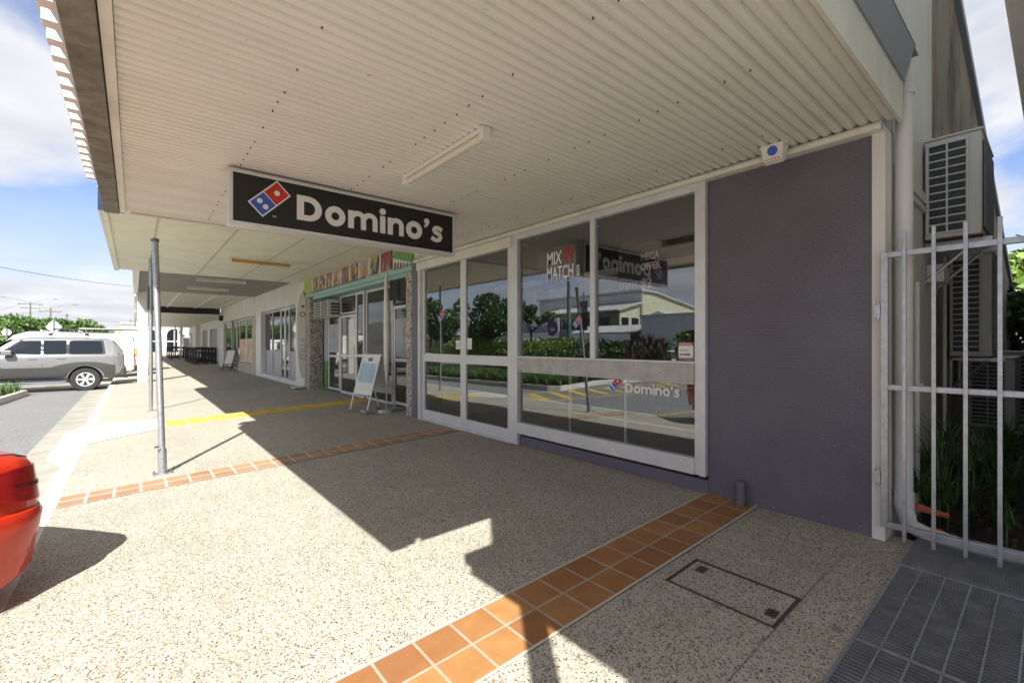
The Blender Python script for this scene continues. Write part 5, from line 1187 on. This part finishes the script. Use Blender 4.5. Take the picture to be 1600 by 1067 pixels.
m=MB(); m.path([(-29.74,29.2,1.5),(-29.74,30.1,1.75),(-29.74,30.6,2.1),(-29.74,30.2,2.4),(-29.74,29.7,2.5)],.09,6,[.02,.1,.12,.08,.02]); m.build('swoosh',M['lime'],t)
m=MB(); 
for i,a in enumerate((31.3,31.9,32.5,33.1,33.7)): m.box(-29.745,-29.74,a,a+.35,1.75,1.9); m.box(-29.745,-29.74,a,a+.35,2.2,2.3) if i%2 else m.box(-29.745,-29.74,a,a+.12,1.9,2.3)
m.build('sign_mark',M['black'],t)
B8=T('grey_workshop','long low grey workshop with small gable in front of the cream building','building',(-24,17,0)); bx('wall',M['bgrey'],-30,-22,14,20.3,-.4,3.35,B8); m=MB(); m.prism([(18.2,3.35),(20.1,3.35),(19.2,3.75)],-26,-22.5,'x'); m.build('gable_roof',M['roof'],B8); bx('parapet',M['roof'],-22.05,-21.9,13.9,20.4,3.3,3.45,B8)
o=MB().box(-22,-21.96,15,17,1.2,2.2).build('window',M['blackp'],B8)
B9=T('small_shop','small shop with pale sloping verandah and long name board across the street','shop',(-24,25,0)); bx('wall',M['bdark'],-28,-24.5,21,27.8,-.4,2.6,B9); m=MB(); m.prism([(-24.4,2.75),(-22.2,2.15),(-22.2,2.22),(-24.4,2.85)],20.8,27.8,'y'); m.build('verandah_roof',M['roof'],B9); bx('name_board',M['sign'],-22.2,-22.1,21,27.5,1.5,2.1,B9)
for y in (21,23.2,25.4,27.5): bx('verandah_post',M['white'],-22.25,-22.15,y-.05,y+.05,-.35,1.5,B9)
t=T('billboard','long pale blue billboard reading selectability with purple circle','billboard',(-28,40,0)); MB().box(-28.1,-28,34.9,44.6,1.9,4.1).build('board',M['sign'],t); 
text('selectability',1.55,pm('billboard_ink',(.10,.07,.20),.5),(-27.97,36.8,2.55),(0,1,0),UZ,t,'lettering',.01,.72,.01)
m=MB(); m.tube((-27.98,35.9,3.0),(-27.96,35.9,3.0),.85,28); m.build('purple_circle',pm('billboard_purple',(.12,.03,.15),.5),t); text('ndis',.62,M['ink'],(-27.95,35.4,2.7),(0,1,0),UZ,t,'circle_lettering',.01,.8,.01)
m=MB(); m.tube((-28.05,36,-.4),(-28.05,36,1.9),.1); m.tube((-28.05,43.5,-.4),(-28.05,43.5,1.9),.1); m.build('billboard_leg',M['steel'],t)
for i,(x,y,w_,d__,h) in enumerate(((-30,52,9,7,3.4),(-34,64,10,8,3.6),(-30,78,12,8,3.5))):
    t=T('house','low house with pale hipped roof, %s of three down the far side'%('nearest','middle','farthest')[i],'house',(x,y,-.3)); bx('wall',M['bcream'] if i%2 else M['offwhite'],x-w_/2,x+w_/2,y-d__/2,y+d__/2,-.4,2.5,t)
    m=MB(); a,b_=w_/2+.5,d__/2+.5; m.add([(x-a,y-b_,2.45),(x+a,y-b_,2.45),(x+a,y+b_,2.45),(x-a,y+b_,2.45),(x-a*.4,y,h+.9),(x+a*.4,y,h+.9)],[(0,1,5,4),(2,3,4,5),(1,2,5),(3,0,4),(0,3,2,1)]); m.build('roof',M['bgrey'] if i!=1 else M['roof'],t)
    for yy in (y-1.8,y+.8): MB().box(x+w_/2,x+w_/2+.04,yy,yy+1.2,.7,1.9).build('window',M['cglass'],t)
# ---------------- left background ----------------
def at(px,Y,Z): # plan position along a bearing at street distance Y
    u=(px-800)/711.; return ((.6386+.7695*u)/(.7695-.6386*u)*Y,Y,Z)
def atp(px,py,Y):
    u=(px-800)/711.; z=Y/(.7695-.6386*u); return Vector((z*(.6386+.7695*u),Y,1.28+z*(537-py)/711.))
tp=[(-30,500,64,3.0),(2,498,70,3.2),(24,495,78,3.4),(48,500,72,3.0),(66,503,80,2.6),(98,500,84,2.8),(116,510,90,2.2),(134,509,96,2.6),(152,514,100,2.0),(165,519,104,1.6)]
wds=['cut by the left edge','behind the round sign','between the round sign and the two arm pole','left of the diamond sign','just behind the diamond sign','right of the diamond sign, tallest of the right group','fourth from the right','third from the right','second from the right','rightmost and smallest']
for i,(px,py,Y,r) in enumerate(tp):
    p=atp(px,py,Y); tree('roadside_tree','bushy roadside tree beyond the cars, '+wds[i],p.x,Y,-.5,p.z+.5,r,3600,.24,M['leaf'],100+i,group='trees beyond the parked cars',base=.22,sp=.7,trunk_r=.12)
m=MB()
def upole(px,Y,H_,label,arms,lamps=(),w_=2.6):
    x,y,_=at(px,Y,0); t=T('power_pole',label,'power pole',(x,y,-.4)); m=MB(); m.tube((x,y,-.5),(x,y,H_),.16,10,.11); m.build('pole',M['polewood'],t,smooth=True)
    m=MB()
    for z,ww in arms: m.box(x-ww/2,x+ww/2,y-.06,y+.06,z-.07,z+.07)
    m.build('cross_arm',M['polewood'],t); m=MB()
    for z,ww in arms:
        for k in (-.45,-.2,.2,.45): m.tube((x+ww*k,y,z+.07),(x+ww*k,y,z+.22),.035,6)
    m.build('insulators',M['polewood'],t)
    for s in lamps:
        m=MB(); m.path([(x,y,H_-.2),(x+s*1.8,y-.5,H_+.5),(x+s*3.6,y-1,H_+.7)],.05,6); a_=m.build('lamp_arm',M['galv'],t); m=MB(); m.box(x+s*3.5-.25,x+s*3.5+.35,y-1.1,y-.9,H_+.6,H_+.74); m.build('lamp_head',M['steel'],a_)
    return Vector((x,y,H_))
A1=upole(47.4,130,9.5,'power pole with two cross arms and two street lamps, leftmost',((9.1,3.6),(8.3,2.8)),(-1,1))
A2_=upole(79,125,8.3,'single cross arm power pole with a lamp arm to the right, second from the left',((7.5,3.2),),(1,))
A3=upole(104.5,150,8.4,'bare timber power pole, third from the left',((7.9,.6),))
A4=upole(120,150,6.3,'short slim pole far off between the trees',((6.0,.5),))
A5=upole(204,140,6.9,'far power pole just left of the white awning posts',((6.4,1.4),(5.9,1.4)))
def wire(a,b,label,sag=.6,r=.012):
    m=MB(); a=Vector(a);b=Vector(b); m.path([a+(b-a)*t_-Vector((0,0,4*sag*t_*(1-t_))) for t_ in [i/8 for i in range(9)]],r,4); m.build('overhead_wire',M['blackp'],label=label,cat='wire',group='overhead wires on the left')
wire(atp(-90,400,40),atp(226,449,60),'thickest dark overhead wire sloping across the left sky',.25,.02)
wire(A1+Vector((-1,0,-.3)),atp(-90,505,90),'wire running left from the leftmost power pole',.3,.022); wire(A1+Vector((1,0,-.3)),A2_+Vector((.8,0,-.7)),'wire between the two leftmost power poles',.4,.022)
wire(A2_+Vector((.8,0,-.7)),A3+Vector((.2,0,-.4)),'wire from the second to the third power pole',.5,.022); wire(A3+Vector((.2,0,-.5)),A5+Vector((.3,0,-.4)),'upper long wire from the third pole to the far pole',.6,.022)
wire(A3+Vector((.2,0,-1.4)),A5+Vector((.3,0,-.9)),'lower long wire from the third pole to the far pole',.8,.022)
wire(atp(-90,470,70),A1+Vector((-.8,0,-1)),'lower wire entering from the left to the leftmost pole',.3,.02)
wire(A2_+Vector((-.9,0,-.8)),atp(-60,488,90),'wire running left from the single arm pole',.3,.02)
# traffic signs, back view
x,y,_=at(84,29,0); t=T('diamond_sign','diamond road sign seen from behind above the silver car roof','road sign',(x,y,-.33)); m=MB(); m.tube((x,y-.03,-.33),(x,y-.03,2.4),.03,8); m.build('pole',M['galv'],t); m=MB(); m.prism([(x,1.70),(x+.27,2.04),(x,2.38),(x-.27,2.04)],y,y+.012,'y'); m.build('sign_plate',M['ink'],t)
x,y,_=at(10.3,40,0); t=T('round_sign','small round road sign seen from behind at the left edge','road sign',(x,y,-.33)); m=MB(); m.tube((x,y-.03,-.33),(x,y-.03,2.2),.03,8); m.build('pole',M['galv'],t); m=MB(); m.disc((x,y,1.96),.20,(0,1,0),28,.012); m.build('sign_plate',M['bgrey'],t)
x,y,_=at(187,33,0); t=T('warning_flag','furled yellow and red flag on a thin upright pole behind the white van','flag',(x,y,-.3)); m=MB(); m.tube((x,y,-.33),(x,y,2.2),.02,6); m.build('pole',M['steel'],t); m=MB(); m.tube((x,y,1.75),(x,y,2.25),.05,8,.03); m.build('cloth',pm('yellow_cloth',(.7,.5,.03),.7),t)
# far end: cross street buildings
B10=T('arched_building','bright white building with arched openings closing the far end of the footpath','building',(2,92,0))
m=MB(); m.box(-1.6,14,92,96,-.3,4.6); m.build('wall',M['white'],B10)
for x0 in (.7,4.0,7.5):
    w_=2.0; pts=[(x0,0),(x0+w_,0)]+[(x0+w_/2+w_/2*math.cos(R(a)),2.6+1.1*math.sin(R(a))) for a in range(0,181,20)]
    m=MB(); m.prism(pts,91.9,91.99,'y'); o=m.build('arched_opening',M['cglass'],B10); bx('mullion',M['white'],x0+w_/2-.06,x0+w_/2+.06,91.85,91.9,0,3.5,o); bx('transom',M['white'],x0,x0+w_,91.84,91.895,1.6,1.75,o)
bx('cornice',M['concl'],-1.7,14.1,91.7,92.0,4.35,4.6,B10)
tree('leafy_tree','bright yellow green tree at the far end of the covered footpath',5.6,70,-.3,6.4,2.3,5000,.24,M['leafb'],131,base=.35,trunk_r=.12)
slab_grid('cross_street',M['concl'],-1.1,30,76,91,lambda x:-.20)
bx('kiosk',M['bgrey'],3.9,4.4,58,58.5,-.1,1.9,None,.02,label='small grey cabinet standing under the far awning',cat='cabinet')

# one object per loose piece for parts built several at a time
def split_parts(names):
    for o in list(bpy.data.objects):
        if o.type!='MESH' or not o.parent: continue
        base=o.name.split('.')[0]
        if base not in names: continue
        me=o.data; par=list(range(len(me.vertices)))
        def find(a):
            while par[a]!=a: par[a]=par[par[a]]; a=par[a]
            return a
        for e in me.edges:
            a,b_=find(e.vertices[0]),find(e.vertices[1])
            if a!=b_: par[a]=b_
        grp={}
        for p in me.polygons: grp.setdefault(find(p.vertices[0]),[]).append(p)
        if len(grp)<2: 
            o.name=names[base]; continue
        for g in grp.values():
            vs=sorted({v for p in g for v in p.vertices}); ix={v:i for i,v in enumerate(vs)}
            c=Vector((0,0,0))
            for v in vs: c+=me.vertices[v].co
            c/=len(vs); nm=bpy.data.meshes.new(names[base]); nm.from_pydata([tuple(me.vertices[v].co-c) for v in vs],[],[[ix[v] for v in p.vertices] for p in g])
            for m_ in me.materials: nm.materials.append(m_)
            for p,q in zip(nm.polygons,g): p.use_smooth=q.use_smooth
            n=o.copy(); n.data=nm; n.name=names[base]; C.objects.link(n); n.parent=o.parent; n.location=o.location+c; n.rotation_euler=o.rotation_euler
            for ch in list(o.children): ch.parent=n; ch.location=ch.location-c
            
        bpy.data.objects.remove(o)
bpy.context.view_layer.update()
split_parts({'rail':'rail','footrest':'footrest','awning_edge_blocks':'awning_edge_block','bracket':'bracket','logo_dots':'logo_dot','fixing_bolts':'fixing_bolt','end_cap':'end_cap','wire':'hanging_wire','downlights':'downlight','screw_heads':'screw_head','roof_bar':'roof_bar','ladder_rails':'ladder_rail','hinge':'hinge','billboard_leg':'billboard_leg','rail_post':'rail_post','mounting_lug':'mounting_lug','hanger':'hanger','insulators':'insulator','cross_arm':'cross_arm','weighted_base':'weighted_base','bolt':'bolt','lens_reflector_strip':'lens_strip','spreader':'spreader','red_bands':'red_band','printed_pizzas':'printed_pizza','logo_ring':'logo_ring'})
